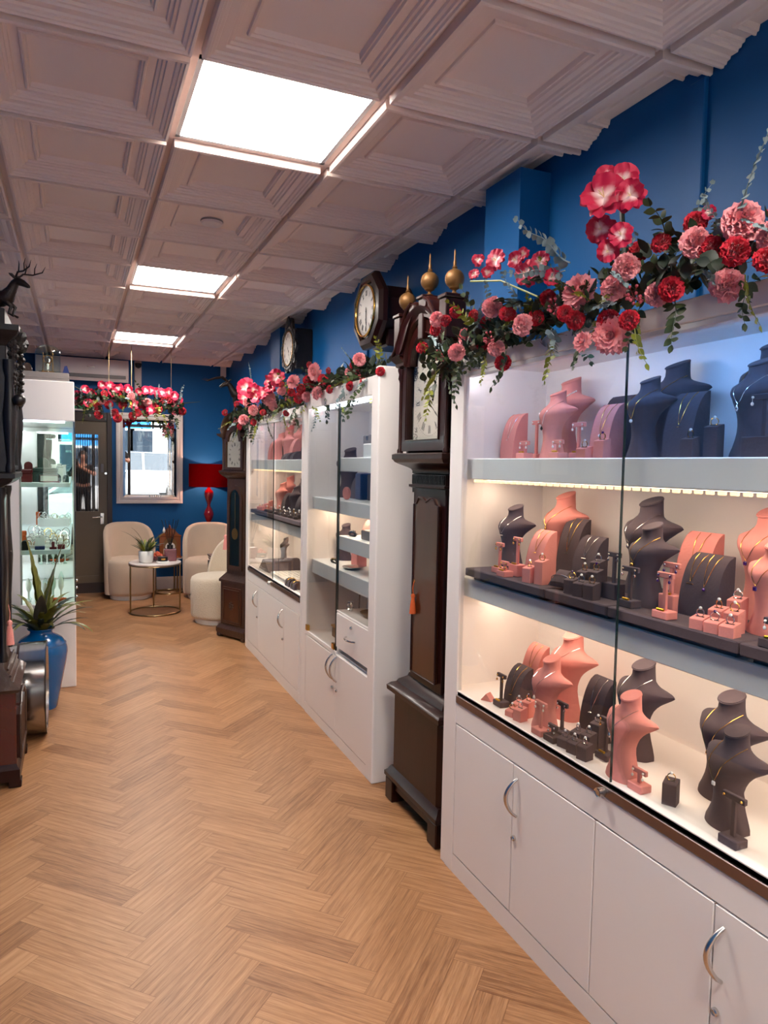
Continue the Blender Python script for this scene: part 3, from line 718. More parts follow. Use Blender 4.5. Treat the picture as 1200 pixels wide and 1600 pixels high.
a = add_arch('charcoal', 1.46, 1.325, z, .158, 'behind the pink ring stairs, near middle shelf', W=.115)
arch_necklace(a, .158, 'behind the pink ring stairs, at left', M_gold, 'gold name bar', xo=-.03, zbot=.55, kind='bar', xw=.014); arch_necklace(a, .158, 'behind the pink ring stairs, at right', M_gold, 'gold sapphire', xo=.015, zbot=.5, pm=M_gemv, kind='ball', xw=.014)
add_T('pink', 1.43, 1.41, z, .128, 'rear one right of the dark busts, near middle shelf', W=.055, bw=.052, bh=.045, em=M_gemv, en='garnet')
add_T('pink', 1.345, 1.345, z, .115, 'front one right of the dark busts, near middle shelf', W=.052, em=M_gemv, en='small sapphire')
for i, (x, y, h, pl) in enumerate(((1.338, 1.228, .032, 'front left'), (1.338, 1.186, .032, 'front middle'), (1.338, 1.144, .032, 'front right'), (1.378, 1.212, .053, 'centre left'), (1.378, 1.168, .054, 'centre right'), (1.418, 1.195, .076, 'rear top'))):
    add_block('pink', x, y, z, h, '%s of the pink stairs, near middle shelf' % pl)
b = add_bust('pink', 1.58, 1.27, z, .272, 'at back by the right edge, near middle shelf'); bust_necklace(b, .272, 'at back by the right edge, middle shelf', M_gold, 'violet stone gold', zbot=.54, pm=M_gemv, kind='square')
b = add_bust('pink', 1.44, 1.135, z, .207, 'in front by the right edge, near middle shelf'); bust_necklace(b, .207, 'in front by the right edge, middle shelf', M_gold, 'small violet stone', zbot=.54, pm=M_gemv, kind='square')
add_T('charcoal', 1.34, 1.035, z, .062, 'at the right edge of the near middle shelf', em=M_gem, en='blue drop')
# ---- bottom deck
z = .7002
t = tag(MB().prism([(-.022, 0), (.022, 0), (0, .026)], -.016, .016, 'y').build('price_card', M_pink, loc=(1.355, 2.17, z)), 'little pale pink tent card at the left end of the bottom deck', 'price card'); t.rotation_euler = (0, 0, R(-60))
add_T('charcoal', 1.365, 2.10, z, .114, 'at the left end of the bottom deck', em=M_gold)
a = add_arch('charcoal', 1.425, 2.085, z, .138, 'before the tall pink one, left on the bottom deck'); arch_necklace(a, .138, 'dark, left on the bottom deck', M_gold, 'long gold', zbot=.35)
a = add_arch('pink', 1.50, 2.10, z, .205, 'tall, at the left of the bottom deck', W=.09); arch_necklace(a, .205, 'tall pink, left on the bottom deck', M_gold, 'gold heart', zbot=.6)
for i, (x, y, h, pl) in enumerate(((1.345, 2.00, .026, 'front left'), (1.345, 1.952, .046, 'front right'), (1.385, 2.02, .040, 'rear left'), (1.392, 1.975, .058, 'rear right'))):
    add_block('pink', x, y, z, h, '%s of four on the bottom deck' % pl)
b = add_bust('pink', 1.51, 1.94, z, .279, 'at back left of the bottom deck'); bust_necklace(b, .279, 'at back left of the bottom deck', M_silver, 'silver bead', zbot=.66)
b = add_bust('pink', 1.375, 1.865, z, .228, 'in front left on the bottom deck'); bust_necklace(b, .228, 'in front left on the bottom deck', M_silver, 'silver pearl drop', zbot=.5, pm=M_pearl)
add_T('pink', 1.335, 1.825, z, .105, 'at the foot of the front pink bust, bottom deck', W=.055, em=M_pearl, en='pearl drop', tag_=False)
add_T('charcoal', 1.39, 1.79, z, .108, 'taller, before the dark ring stairs, bottom deck', em=M_silver, en='silver', tag_=False)
add_T('charcoal', 1.338, 1.765, z, .052, 'shorter, before the dark ring stairs, bottom deck', W=.042, em=M_silver, en='silver', tag_=False)
for i, (x, y, h, pl) in enumerate(((1.345, 1.715, .034, 'front left'), (1.342, 1.667, .040, 'front middle'), (1.340, 1.618, .047, 'front right'), (1.385, 1.705, .052, 'centre left'), (1.385, 1.657, .060, 'centre right'), (1.427, 1.668, .085, 'rear top'))):
    add_block('charcoal', x, y, z, h, '%s of the dark stairs on the bottom deck' % pl, mt=M_silver, mname='silver')
a = add_arch('charcoal', 1.40, 1.735, z, .19, 'behind the dark ring stairs on the bottom deck', W=.09); a.location = (1.475, 1.73, z); arch_necklace(a, .19, 'behind the dark stairs, bottom deck', M_silver, 'heavy silver', zbot=.5)
add_T('charcoal', 1.40, 1.60, z, .12, 'half hidden by the pane edge, bottom deck', em=M_gold)
b = add_bust('charcoal', 1.50, 1.60, z, .268, 'at back of the pane edge, bottom deck'); bust_necklace(b, .268, 'at back of the pane edge, bottom deck', M_silver, 'silver drop', zbot=.58)
b = add_bust('pink', 1.355, 1.485, z, .226, 'right at the pane edge, bottom deck'); bust_necklace(b, .226, 'right at the pane edge, bottom deck', M_silver, 'thin silver', zbot=.58)
add_T('pink', 1.345, 1.405, z, .058, 'at the foot of the pink bust by the pane edge, bottom deck', em=M_pearl, en='pearl', tag_=False)
bpy.context.view_layer.update()
add_block('charcoal', 1.365, 1.318, z, .062, 'standing alone on the bottom deck', rz=-60, mt=M_gold, mname='rose gold')
b = add_bust('charcoal', 1.51, 1.30, z, .262, 'at back right of the bottom deck'); bust_necklace(b, .262, 'at back right of the bottom deck', M_gold, 'amber drop gold', zbot=.5)
b = add_bust('charcoal', 1.40, 1.185, z, .228, 'in front right on the bottom deck'); bust_necklace(b, .228, 'in front right on the bottom deck', M_gold, 'square stone gold', zbot=.5, pm=M_gem, kind='square')
add_T('charcoal', 1.345, 1.115, z, .115, 'at the right, before the front dark bust, bottom deck', W=.06, em=M_gold, en='square gold stud', drop=False, tag_=False)
b = add_bust('pink', 1.46, .90, z, .228, 'cut by the right edge of the photo, bottom deck')
# ---- far cabinet
z = 1.566; Q = 'far cabinet top shelf'
for c, x, y, h, pl in (('pink', 1.60, 5.79, .286, 'rear left, '), ('pink', 1.60, 5.435, .284, 'rear right, '), ('pink', 1.47, 5.30, .215, 'front right, '), ('pink', 1.49, 5.62, .215, 'front left, ')): add_bust(c, x, y, z, h, pl+Q)
for c, x, y, h, pl in (('pink', 1.50, 6.015-.17, .165, 'leftmost, '), ('charcoal', 1.55, 5.62+.09, .176, 'left of the middle, '), ('pink', 1.44, 4.995, .155, 'right of the middle, '), ('charcoal', 1.50, 4.90, .17, 'rightmost, ')): add_arch(c, x, y, z, h, pl+Q)
for x, y, h, pl in ((1.40, 5.05, .05, 'leftmost, '), (1.40, 4.96, .055, 'middle one, '), (1.40, 4.82, .06, 'rightmost, ')): add_arch('charcoal', x, y, z, h, 'low and small, '+pl+Q, W=.07)
tray(5.10, 5.82, 'charcoal suede tray at the left of the far cabinet middle shelf'); tray(4.40, 5.098, 'charcoal suede tray at the right of the far cabinet middle shelf')
z = z0+.0442; Q = 'far cabinet middle shelf'
for c, x, y, h, pl in (('pink', 1.58, 5.679, .27, 'rear, '), ('pink', 1.46, 5.44, .222, 'front, '), ('charcoal', 1.58, 5.281, .272, 'rear, '), ('charcoal', 1.46, 5.06, .208, 'front, ')): add_bust(c, x, y, z, h, pl+Q)
for c, x, y, h, pl in (('charcoal', 1.47, 5.30, .15, 'left, '), ('charcoal', 1.42, 4.76, .16, 'right, ')): add_arch(c, x, y, z, h, pl+Q)
for k, (x, y, h) in enumerate(((1.36, 5.70, .03), (1.36, 5.64, .03), (1.36, 5.58, .035), (1.40, 5.69, .05), (1.40, 5.62, .055), (1.45, 5.68, .075))): add_block('pink', x, y, z, h, '%s of six, %s' % (('front left', 'front middle', 'front right', 'centre left', 'centre right', 'rear top')[k], Q))
rr = random.Random(2)
for k in range(14):
    x = 1.35+.045*(k % 2); y = 5.42-.065*k
    ORD = ('first', 'second', 'third', 'fourth', 'fifth', 'sixth', 'seventh', 'eighth')
    wh = '%s from the left in the %s row' % (ORD[k//2], ('front', 'rear')[k % 2])
    t = thing('ring_cushion', 'low dark ring cushion, %s, far middle shelf' % wh, 'ring stand', (x, y, z), R(-90+rr.uniform(-10, 10)), 'low dark ring cushions')
    MB().box(-.026, -.016, 0, .026, .016, .02+.012*(k % 2), .006).build('pad', M_char, t)
    g = thing('ring', 'bright ring in a low cushion, %s, far middle shelf' % wh, 'ring', (x, y, z+.018+.012*(k % 2)), R(rr.uniform(-140, -40)), 'rings in the low cushions')
    MB().tube([(.012*math.cos(a_), 0, .011+.012*math.sin(a_)) for a_ in [2*PI*i/16 for i in range(16)]], .002, 6, closed=True).build('band', M_silver if k % 3 else M_gold, g)
    MB().ball((0, 0, .025), .006, 8).build('stone', M_gem, g)
z = .7002; Q = 'far cabinet bottom deck'
t = tag(MB().prism([(-.16, 0), (.16, 0), (.04, .085), (-.02, .085)], -.14, .14, 'y').build('display_ramp', M_char, loc=(1.50, 5.52, z)), 'big sloping charcoal block in the bottom of the far cabinet', 'display block'); t.rotation_euler = (0, 0, R(90))
t.location = (1.49, 5.50, z)
add_bust('charcoal', 1.50, 5.47, z+.085, .17, 'small, on the sloping block in the far cabinet')
for k in range(7):
    g = thing('ring', 'silver ring, %s from the left before the sloping block, far cabinet' % ORD[k], 'ring', (1.345+.0*k, 5.61-.035*k, z+.0), R(rr.uniform(-120, -60)), 'rings before the sloping block')
    MB().tube([(.011*math.cos(a_), 0, .0115+.011*math.sin(a_)) for a_ in [2*PI*i/16 for i in range(16)]], .0016, 6, closed=True).build('band', M_silver, g)
t = thing('jewellery_case', 'open white case of small chains standing in the far cabinet bottom', 'jewellery case', (1.49, 5.06, z))
o = (1.49, 5.06, z)
MB(o).box(1.34, 4.86, z, 1.60, 5.26, z+.025, .003).build('tray', M_inner, t)
ld = MB(o).add([(1.60, 4.86, z+.025), (1.60, 5.26, z+.025), (1.655, 5.26, z+.27), (1.655, 4.86, z+.27), (1.612, 4.86, z+.025), (1.612, 5.26, z+.025), (1.667, 5.26, z+.27), (1.667, 4.86, z+.27)], [(0, 1, 2, 3), (4, 5, 6, 7), (0, 1, 5, 4), (2, 3, 7, 6), (1, 2, 6, 5), (0, 3, 7, 4)]).build('lid', M_inner, t)
st = MB(o)
for i in range(8):
    for j in range(10): st.ball((1.365+i*.03, 4.89+j*.037, z+.027), .005, 6)
s1 = st.build('gem_rows', M_silver, t); s1['kind'] = 'stuff'
for k, (x, y, pl) in enumerate(((1.345, 4.73, 'left'), (1.345, 4.60, 'right'))):
    t = thing('bangle_cushion', 'small round dark cushion, %s of two at the front of the far deck' % pl, 'jewellery pillow', (x+.01, y, z))
    MB().prism([(-.035, 0), (.035, 0)]+arc(12, 0, PI, .035, (0, .018)), -.05, .05, 'y').build('cushion', M_char, t)
    g = thing('bangle', 'gold bangle on the %s round dark cushion of the far deck' % pl, 'bangle', (x+.01, y, z))
    MB().tube([(.0365*math.cos(a_), 0, .018+.0365*math.sin(a_)) for a_ in [PI*i/16 for i in range(17)]], .003, 6).build('hoop', M_gold, g)
tag(MB().box(-.03, -.05, 0, .03, .05, .004, .001).build('white_card', M_inner, loc=(1.36, 4.47, z)), 'flat white card at the right end of the far cabinet deck', 'card')
# ---- middle cabinet
z = 1.3402; Q = 'middle cabinet'
b = add_bust('charcoal', 1.50, 4.06, z, .29, 'tall one at left in the middle cabinet', rz=-60)
add_arch('charcoal', 1.52, 3.93, z, .145, 'left of the navy one, middle cabinet'); 
for x, y, w, h, m_, nm, lb in ((1.52, 3.80, .09, .15, M_bluebox, 'jewellery_box', 'tall navy box beside the pink oval cushion in the middle cabinet'), (1.54, 3.66, .10, .145, M_char, 'jewellery_box', 'dark grey box right of the navy one in the middle cabinet')):
    t = thing(nm, lb, 'jewellery box', (x, y, z)); MB().box(-.05, -w/2, 0, .05, w/2, h, .006).build('body', m_, t)
t = thing('oval_cushion', 'pink oval suede cushion standing in the middle cabinet', 'jewellery pillow', (1.40, 3.79, z))
m = MB(); m.loft([[(xx, .04*math.cos(a_)*k_, .036+.036*math.sin(a_)*k_) for a_ in [2*PI*i/20 for i in range(20)]] for xx, k_ in ((-.012, .85), (-.006, 1), (.006, 1), (.012, .85))]); m.build('pad', M_pink, t)
z = 1.5752
t = thing('jewellery_box', 'dark box with a pale emblem on the top right shelf, middle cabinet', 'jewellery box', (1.50, 3.58, z)); MB().box(-.05, -.10, 0, .05, .10, .125, .004).build('body', M_grey, t); MB().box(-.052, .02, .095, -.05, .05, .118).build('emblem', M_silver, t)
add_bust('charcoal', 1.53, 3.36, z, .27, 'at the top right of the middle cabinet')
t = thing('jewellery_box', 'flat pale grey box before the bust, top right in the middle cabinet', 'jewellery box', (1.40, 3.36, z)); MB().box(-.04, -.09, 0, .04, .09, .07, .004).build('body', M_shelf, t)
z = .9552
b = add_bust('charcoal', 1.50, 4.10, z, .215, 'lower one at left in the middle cabinet', rz=-60)
t = thing('pink_block', 'upright pink suede block in the lower middle cabinet', 'jewellery stand', (1.50, 3.84, z)); MB().box(-.03, -.05, 0, .03, .05, .105, .004).build('body', M_pink, t)
t = thing('wristwatch', 'dark strap watch with gold case lying in the lower middle cabinet', 'watch', (1.40, 3.98, z)); MB().tube([(.0, .05*math.cos(a_), .012+.012*math.sin(a_)) for a_ in [2*PI*i/20 for i in range(20)]], .008, 6, closed=True).build('strap', M_black, t); MB().lathe([(.001, 0), (.02, 0), (.02, .01), (.001, .01)], 20).build('case', M_gold, t, loc=(0, 0, .02))
t = thing('hand_mirror', 'small glass dish in the lower middle cabinet', 'dish', (1.42, 3.72, z)); MB().lathe([(.03, 0), (.06, .012), (.062, .016), (.03, .004), (.001, .004)], 24).build('bowl', M_silver, t); t.name = 'glass_dish'
z = 1.1452
add_T('charcoal', 1.52, 3.62, z, .14, 'on the small right shelf of the middle cabinet', em=M_silver, en='silver', tag_=False)
add_arch('pink', 1.50, 3.68, z, .10, 'on the small right shelf of the middle cabinet', W=.07)
t = thing('wristwatch', 'dark watch at the left end of the small right shelf', 'watch', (1.39, 3.66, z)); MB().tube([(.0, .045*math.cos(a_), .014+.012*math.sin(a_)) for a_ in [2*PI*i/20 for i in range(20)]], .008, 6, closed=True).build('strap', M_black, t); MB().lathe([(.001, 0), (.018, 0), (.018, .01), (.001, .01)], 20).build('case', M_silver, t, loc=(0, 0, .022))
t = thing('jewellery_box', 'small grey box at right on the small right shelf', 'jewellery box', (1.42, 3.45, z)); MB().box(-.04, -.06, 0, .04, .06, .05, .004).build('body', M_grey, t)
z = .5102
t = thing('trinket_box', 'ornate gilt box at the bottom left of the middle cabinet', 'trinket box', (1.45, 3.93, z)); MB().box(-.05, -.08, 0, .05, .08, .06, .006).build('body', M_brass, t); MB().box(-.055, -.085, .06, .055, .085, .075, .004).build('lid', M_gold, t)
t = thing('trinket_box', 'lower gilt box beside the ornate one, middle cabinet', 'trinket box', (1.40, 3.76, z)); MB().box(-.04, -.05, 0, .04, .05, .035, .006).build('body', M_brass, t); MB().box(-.043, -.053, .035, .043, .053, .045, .003).build('lid', M_gold, t)
t = tag(MB().tube([(1.56, 3.99, z), (1.56, 3.97, z+.25), (1.56, 3.92, z+.26), (1.56, 3.70, z+.245), (1.56, 3.69, z)], .004, 6).build('wire_stand', M_bronze), 'dark wire frame standing behind the gilt boxes', 'stand')
z = .7452
t = thing('brass_dish', 'brown and brass dish on the deck above the drawer', 'dish', (1.43, 3.42, z)); MB().lathe([(.04, 0), (.075, .02), (.078, .026), (.04, .006), (.001, .006)], 24).build('bowl', M_brass, t)
t = thing('leather_pouch', 'brown leather pouch behind the brass dish above the drawer', 'pouch', (1.53, 3.52, z)); MB().box(-.03, -.06, 0, .03, .06, .045, .015).build('body', M_mahogl, t)
t = thing('wristwatch', 'silver watch at the left end of the deck above the drawer', 'watch', (1.36, 3.60, z)); MB().tube([(.0, .035*math.cos(a_), .022+.022*math.sin(a_)) for a_ in [2*PI*i/20 for i in range(20)]], .006, 6, closed=True).build('strap', M_silver, t); MB().lathe([(.001, 0), (.016, 0), (.016, .008), (.001, .008)], 20).build('case', M_silver, t, loc=(0, 0, .044))

# ------------------------------------------------------------ clocks (front = -y, right = +x)
ROMAN = ['XII', 'I', 'II', 'III', 'IIII', 'V', 'VI', 'VII', 'VIII', 'IX', 'X', 'XI']
def numerals(mb, cx, cz, y, r, h, w=.006, st=.0016):
    def stroke(x0, z0, x1, z1, ww, M):
        d = Vector((x1-x0, z1-z0)); n = Vector((-d.y, d.x)).normalized()*ww/2
        ps = [(x0+n.x, z0+n.y), (x1+n.x, z1+n.y), (x1-n.x, z1-n.y), (x0-n.x, z0-n.y)]
        out = []
        for yy in (y, y-.0008): out += [M(px, pz, yy) for px, pz in ps]
        mb.add(out, [(0, 1, 2, 3), (4, 5, 6, 7), (0, 1, 5, 4), (1, 2, 6, 5), (2, 3, 7, 6), (3, 0, 4, 7)])
    for k, s in enumerate(ROMAN):
        a = PI/2-2*PI*k/12
        def M(px, pz, yy, a=a):
            ca, sa = math.cos(a-PI/2), math.sin(a-PI/2)
            qx, qz = px, pz+r
            return (cx+qx*ca-qz*sa, yy, cz+qx*sa+qz*ca)
        wd = {'I': w*.55, 'V': w*1.1, 'X': w*1.1}; tot = sum(wd[c] for c in s); x = -tot/2
        for c in s:
            m_ = x+wd[c]/2; e = wd[c]*.36
            if c == 'I': stroke(m_, -h/2, m_, h/2, st*1.6, M)
            elif c == 'V': stroke(m_-e, h/2, m_, -h/2, st*1.8, M); stroke(m_+e, h/2, m_, -h/2, st, M)
            else: stroke(m_-e, h/2, m_+e, -h/2, st*1.8, M); stroke(m_+e, h/2, m_-e, -h/2, st, M)
            x += wd[c]
    for k in range(60):
        a = 2*PI*k/60; r0 = r+h*.72; c, s_ = math.cos(a), math.sin(a)
        def M2(px, pz, yy, c=c, s_=s_): return (cx+px*c-pz*s_, yy, cz+px*s_+pz*c)
        stroke(r0, 0, r0+h*.12, 0, st*.6, M2)
def hand(mb, cx, cz, y, ang, ln, w, tail=.2):
    a = ang; d = Vector((math.sin(a), math.cos(a))); n = Vector((d.y, -d.x))
    pr = [(-tail, .5), (-.02, .5), (0, 1.6), (.05, 1.4), (.1, .5), (.55, .45), (.62, 1.4), (.72, 1.2), (.8, .35), (1, .05)]
    L_ = [(cx+d.x*ln*t+n.x*w*q, cz+d.y*ln*t+n.y*w*q) for t, q in pr]; R_ = [(cx+d.x*ln*t-n.x*w*q, cz+d.y*ln*t-n.y*w*q) for t, q in reversed(pr)]
    mb.prism(L_+R_, y-.001, y, 'y')
def arch_poly(w, z0, zs, r, n=16, lip=.0):
    """door opening: square to zs then shoulders and a half circle of radius r"""
    return [(-w, z0), (w, z0), (w, zs), (r, zs)]+[(r*math.cos(PI*i/n), zs+lip+r*math.sin(PI*i/n)) for i in range(n+1)]+[(-r, zs), (-w, zs)]
def moulding(mb, prof, w, d, y0=0, back=None, cl=None):
    """stepped moulding on three sides: prof = [(out, z)], w half width, d depth (front at y=-d)"""
    secs = [[(-w-o_, y0, z), (-w-o_, -d-o_, z), (w+o_, -d-o_, z), (w+o_, y0, z)] for o_, z in prof]
    mb.loft(secs)
def ogee(z0, z1, o0, o1, n=6): return [(o0+(o1-o0)*(.5-.5*math.cos(PI*i/n)), z0+(z1-z0)*i/n) for i in range(n+1)]

# --- the brown longcase clock between the cabinets. local origin at the middle of its back on the floor
t = thing('longcase_clock', 'tall dark mahogany longcase clock with painted dial and gilt ball finials', 'longcase clock', (1.66, 2.715, 0), R(-90))
D = .34      # plinth front at x = 1.32
m = MB(); w = .235; y0, y1 = -.33, 0
m.loft([[(-w, 0, z), (-w, y0+.02, z), (-w+.025, y0, z), (w-.025, y0, z), (w, y0+.02, z), (w, 0, z)] for z in (.10, .50)])
m.build('plinth', M_mahog, t)
m = MB(); moulding(m, [(.018, .10), (.024, .108), (.024, .125), (.012, .135), (.004, .15), (0, .155)], w, .33)
for sx in (-1, 1):
    m.box(sx*(w+.018)-sx*.075, -.35, 0, sx*(w+.018), -.28, .102, .004).box(sx*(w+.018)-sx*.06, -.06, 0, sx*(w+.018), 0, .102, .004)
m.box(-w-.005, -.335, .06, w+.005, -.02, .102)
m.build('bracket_foot', M_mahog, t)
m = MB(); moulding(m, [(0, .495), (.02, .51), (.022, .53), (.006, .545), (-.012, .552), (-.02, .565), (-.05, .585), (-.055, .60)], w, .33); m.build('base_moulding', M_mahog, t)
m = MB(); m.box(-.15, -.285, .59, .15, -.02, 1.44, .003); m.build('trunk', M_mahog, t)
m = MB()
for sx in (-1, 1): m.box(sx*.15, -.26, .60, sx*.19, -.06, .80, .005)
m.build('side_block', M_mahog, t)
dp = [(-.115, .63), (.115, .63), (.115, 1.37), (.09, 1.375), (.07, 1.40), (.035, 1.40), (0, 1.385), (-.035, 1.40), (-.07, 1.40), (-.09, 1.375), (-.115, 1.37)]
td = MB(); td.prism(dp, -.297, -.283, 'y').build('trunk_door', M_mahogl, t)
MB().tube([(x, -.298, z) for x, z in dp], .005, 8, closed=True).build('door_bead', M_mahog, t.children[-1])
MB().lathe([(.001, 0), (.010, 0), (.008, .003), (.001, .003)], 12).build('escutcheon', M_brass, t, loc=(-.10, -.297, 1.03)).rotation_euler = (R(90), 0, 0)
m = MB(); moulding(m, [(0, 1.42), (0, 1.44), (.012, 1.445), (.012, 1.455)], .155, .29); moulding(m, [(.006, 1.455), (.006, 1.50)], .15, .285); moulding(m, [(.012, 1.50), (.02, 1.505), (.02, 1.515)]+ogee(1.515, 1.56, .02, .085)+[(.09, 1.565), (.09, 1.585), (.078, 1.59)], .15, .265)
m.build('throat_moulding', M_mahog, t)
fr = MB(); rr = random.Random(4)
for i in range(22):
    x = -.145+.29*i/21; fr.box(x-.0035, -.296, 1.46, x+.0035, -.290, 1.496).lathe([(.004, -.001), (.004, .001)], 8, (x+.007, -.2935, 1.470+.014*(i % 2)))
fr.build('fretwork', M_ebony, t)
# hood
W = .215; F = -.325
m = MB(); hb = MB(); hb.box(-W, F+.03, 1.59, -W+.02, 0, 2.0).box(W-.02, F+.03, 1.59, W, 0, 2.0).box(-W, -.02, 1.59, W, 0, 2.06)
hb.prism([(-W, 2.0)]+[(-W+.0, 2.02)]+arc(14, PI, 0, .15, (0, 2.05))+[(W, 2.02), (W, 2.0)], F+.05, 0, 'y')
hb.build('hood', M_mahog, t)
out = arch_poly(.20, 1.60, 1.985, .155); inn = arch_poly(.155, 1.645, 1.965, .125)
hd_ = MB()
no = 24
def resample(poly, n):
    P_ = [Vector(p) for p in poly]; seg = [(P_[(i+1) % len(P_)]-P_[i]).length for i in range(len(P_))]; T_ = sum(seg); res = []
    for k in range(n):
        d = T_*k/n; i = 0
        while d > seg[i]: d -= seg[i]; i += 1
        res.append(P_[i]+(P_[(i+1) % len(P_)]-P_[i])*(d/seg[i] if seg[i] else 0))
    return res
def frame_from(mb, o_, i_, ya, yb):
    n = len(o_)
    vs = [(p[0], ya, p[1]) for p in o_]+[(p[0], ya, p[1]) for p in i_]+[(p[0], yb, p[1]) for p in o_]+[(p[0], yb, p[1]) for p in i_]
    fs = []
    for i in range(n):
        j = (i+1) % n
        fs += [(i, j, n+j, n+i), (2*n+i, 3*n+i, 3*n+j, 2*n+j), (i, 2*n+i, 2*n+j, j), (n+i, n+j, 3*n+j, 3*n+i)]
    mb.add(vs, fs)
frame_from(hd_, out, inn, F-.002, F+.022)
hood_door = hd_.build('hood_door', M_mahog, t)
MB().tube([(x, F-.004, z) for x, z in inn], .004, 6, closed=True).build('door_bead', M_mahog, hood_door)
MB().prism(inn, F+.010, F+.013, 'y').build('hood_glass', M_glass, hood_door)
dial = MB().prism([(p[0]*1.0, p[1]) for p in arch_poly(.158, 1.64, 1.968, .128)], F+.035, F+.038, 'y').build('dial', M_dial, t)
q = MB(); numerals(q, 0, 1.805, F+.0345, .115, .034, .012, .0018)
rr = random.Random(8)
for sx in (-1, 1):
    for zc in (1.675, 1.935):
        for k in range(46):
            x = sx*(.135+rr.uniform(-.02, .018)); zz = zc+rr.uniform(-.028, .028); q.box(x-.0016, F+.0335, zz-.0016, x+.0016, F+.0345, zz+.0016)
for k in range(30): q.box(-.003+rr.uniform(-.03, .03), F+.0335, 2.035+rr.uniform(-.02, .02), .001+rr.uniform(-.03, .03)*.0+.0, F+.0345, 2.038)
q.build('numerals', M_ink, dial, smooth=0)
h = MB(); hand(h, 0, 1.805, F+.031, R(-22), .075, .0045); hand(h, 0, 1.805, F+.029, R(128), .125, .0028); hand(h, 0, 1.86, F+.031, R(60), .016, .0015)
for sx in (-1, 1): h.lathe([(.001, -.001), (.0045, 0), (.001, .001)], 8, (sx*.035, F+.0345, 1.79))
h.build('clock_hands', M_bronze, dial, smooth=0)
for sx in (-1, 1):
    for yy in (F+.0,):
        m = MB().lathe([(.014, 1.592), (.014, 1.605), (.009, 1.612), (.0085, 1.9), (.010, 1.91), (.015, 1.92), (.012, 1.94), (.017, 1.955), (.017, 1.965)], 12, (sx*.218, yy, 0)); m.build('column', M_mahog, t)
co = MB()
secs = []
for o_, dz in ((0, 0), (.012, .008), (.012, .02), (.03, .04), (.034, .05)):
    secs.append([(x, F-.005-o_, z) for x, z in [(-W-.02-o_, 1.966+dz), (-.165, 1.966+dz)]+[((.158+dz)*math.cos(PI-PI*i/16), 1.985+(.158+dz)*math.sin(PI-PI*i/16)) for i in range(1, 16)]+[(.165, 1.966+dz), (W+.02+o_, 1.966+dz)]])
co.loft(secs, cap=False, closed=False)
for sx in (-1, 1): moulding(MB(), [(0, 0)], .1, .1)
co.add(*(lambda a_, b_: (a_+b_, [(i, i+1, len(a_)+i+1, len(a_)+i) for i in range(len(a_)-1)]))(secs[-1], [(x, -.01, z) for x, _, z in secs[-1]]))
co.add(*(lambda a_, b_: (a_+b_, [(i, i+1, len(a_)+i+1, len(a_)+i) for i in range(len(a_)-1)]))(secs[0], [(x, -.01, z) for x, _, z in secs[0]]))
co.build('arched_cornice', M_mahog, t)
# swan-neck pediment scrolls
for sx in (-1, 1):
    sc_ = MB(); pts = [(sx*(W+.03), 2.02), (sx*(W+.0), 2.045), (sx*.18, 2.09), (sx*.14, 2.155), (sx*.10, 2.20), (sx*.062, 2.215)]
    up_ = [(x, z+.0) for x, z in pts]; lo = [(sx*(W+.03), 2.0), (sx*.2, 2.01), (sx*.16, 2.04), (sx*.12, 2.10), (sx*.085, 2.15), (sx*.055, 2.17)]
    sc_.prism(up_+lo[::-1], F-.03, F+.05, 'y')
    sc_.tube([(x, F-.035, z) for x, z in pts], .008, 8)
    sc_.lathe([(.001, 0), (.02, 0), (.03, .012), (.03, .07), (.02, .085), (.001, .085)], 18)
    n_ = len(sc_.v)-6*18
    for i in range(n_, len(sc_.v)):
        p = sc_.v[i]; sc_.v[i] = Vector((sx*.058+p.x, F+.05-p.z, 2.195+p.y))
    sc_.build('scroll', M_mahog, t)
pb = MB(); pb.box(-.022, F-.02, 2.06, .022, F+.05, 2.225, .004).box(-.03, F-.028, 2.225, .03, F+.055, 2.24, .004)
for sx in (-1, 1): pb.box(sx*(W+.03), F-.03, 2.03, sx*(W-.03), F+.06, 2.185, .004).box(sx*(W+.036), F-.036, 2.185, sx*(W-.034), F+.065, 2.20, .003)
pb.box(-W, -.06, 2.05, W, 0, 2.19); pb.build('finial_block', M_mahog, t)
for x, z_, nm in ((0, 2.24, 1), (W, 2.20, 1), (-W, 2.20, .9)):
    MB().lathe([(.014, 0), (.016, .006), (.007, .012), (.007, .018), (.02, .026)]+[(.038*math.sin(a_)+.0, .062-.038*math.cos(a_)) for a_ in [R(35)+R(125)*i/12 for i in range(13)]]+[(.008, .101), (.011, .106), (.006, .112), (.007, .125), (.004, .132), (.0035, .165), (.001, .175)], 20).build('ball_finial', M_brass, t, loc=(x, F+.02, z_))
def tassel(name, lab, p, mt, s=1.0, rz=0):
    t = thing(name, lab, 'tassel', p, rz)
    MB().tube([(0, 0, 0), (0, -.006, -.03*s), (0, -.004, -.06*s)], .0016, 5).build('cord', mt, t)
    MB().lathe([(.001, -.055*s), (.008*s, -.06*s), (.010*s, -.068*s), (.006*s, -.078*s), (.0065*s, -.08*s)], 12, (0, -.004, 0)).build('knot', mt, t)
    m = MB(); n = 22
    for k in range(n):
        a = 2*PI*k/n; m.tube([(.005*s*math.cos(a), -.004+.005*s*math.sin(a), -.078*s), (.009*s*math.cos(a), -.004+.009*s*math.sin(a), -.10*s), (.013*s*math.cos(a), -.004+.013*s*math.sin(a), -.145*s)], .0022*s, 4)
    m.build('fringe', mt, t); return t
tassel('tassel', 'orange tassel on the trunk door key of the brown longcase clock', (1.355, 2.80, 1.035), M_orange, 1.0, R(-90))

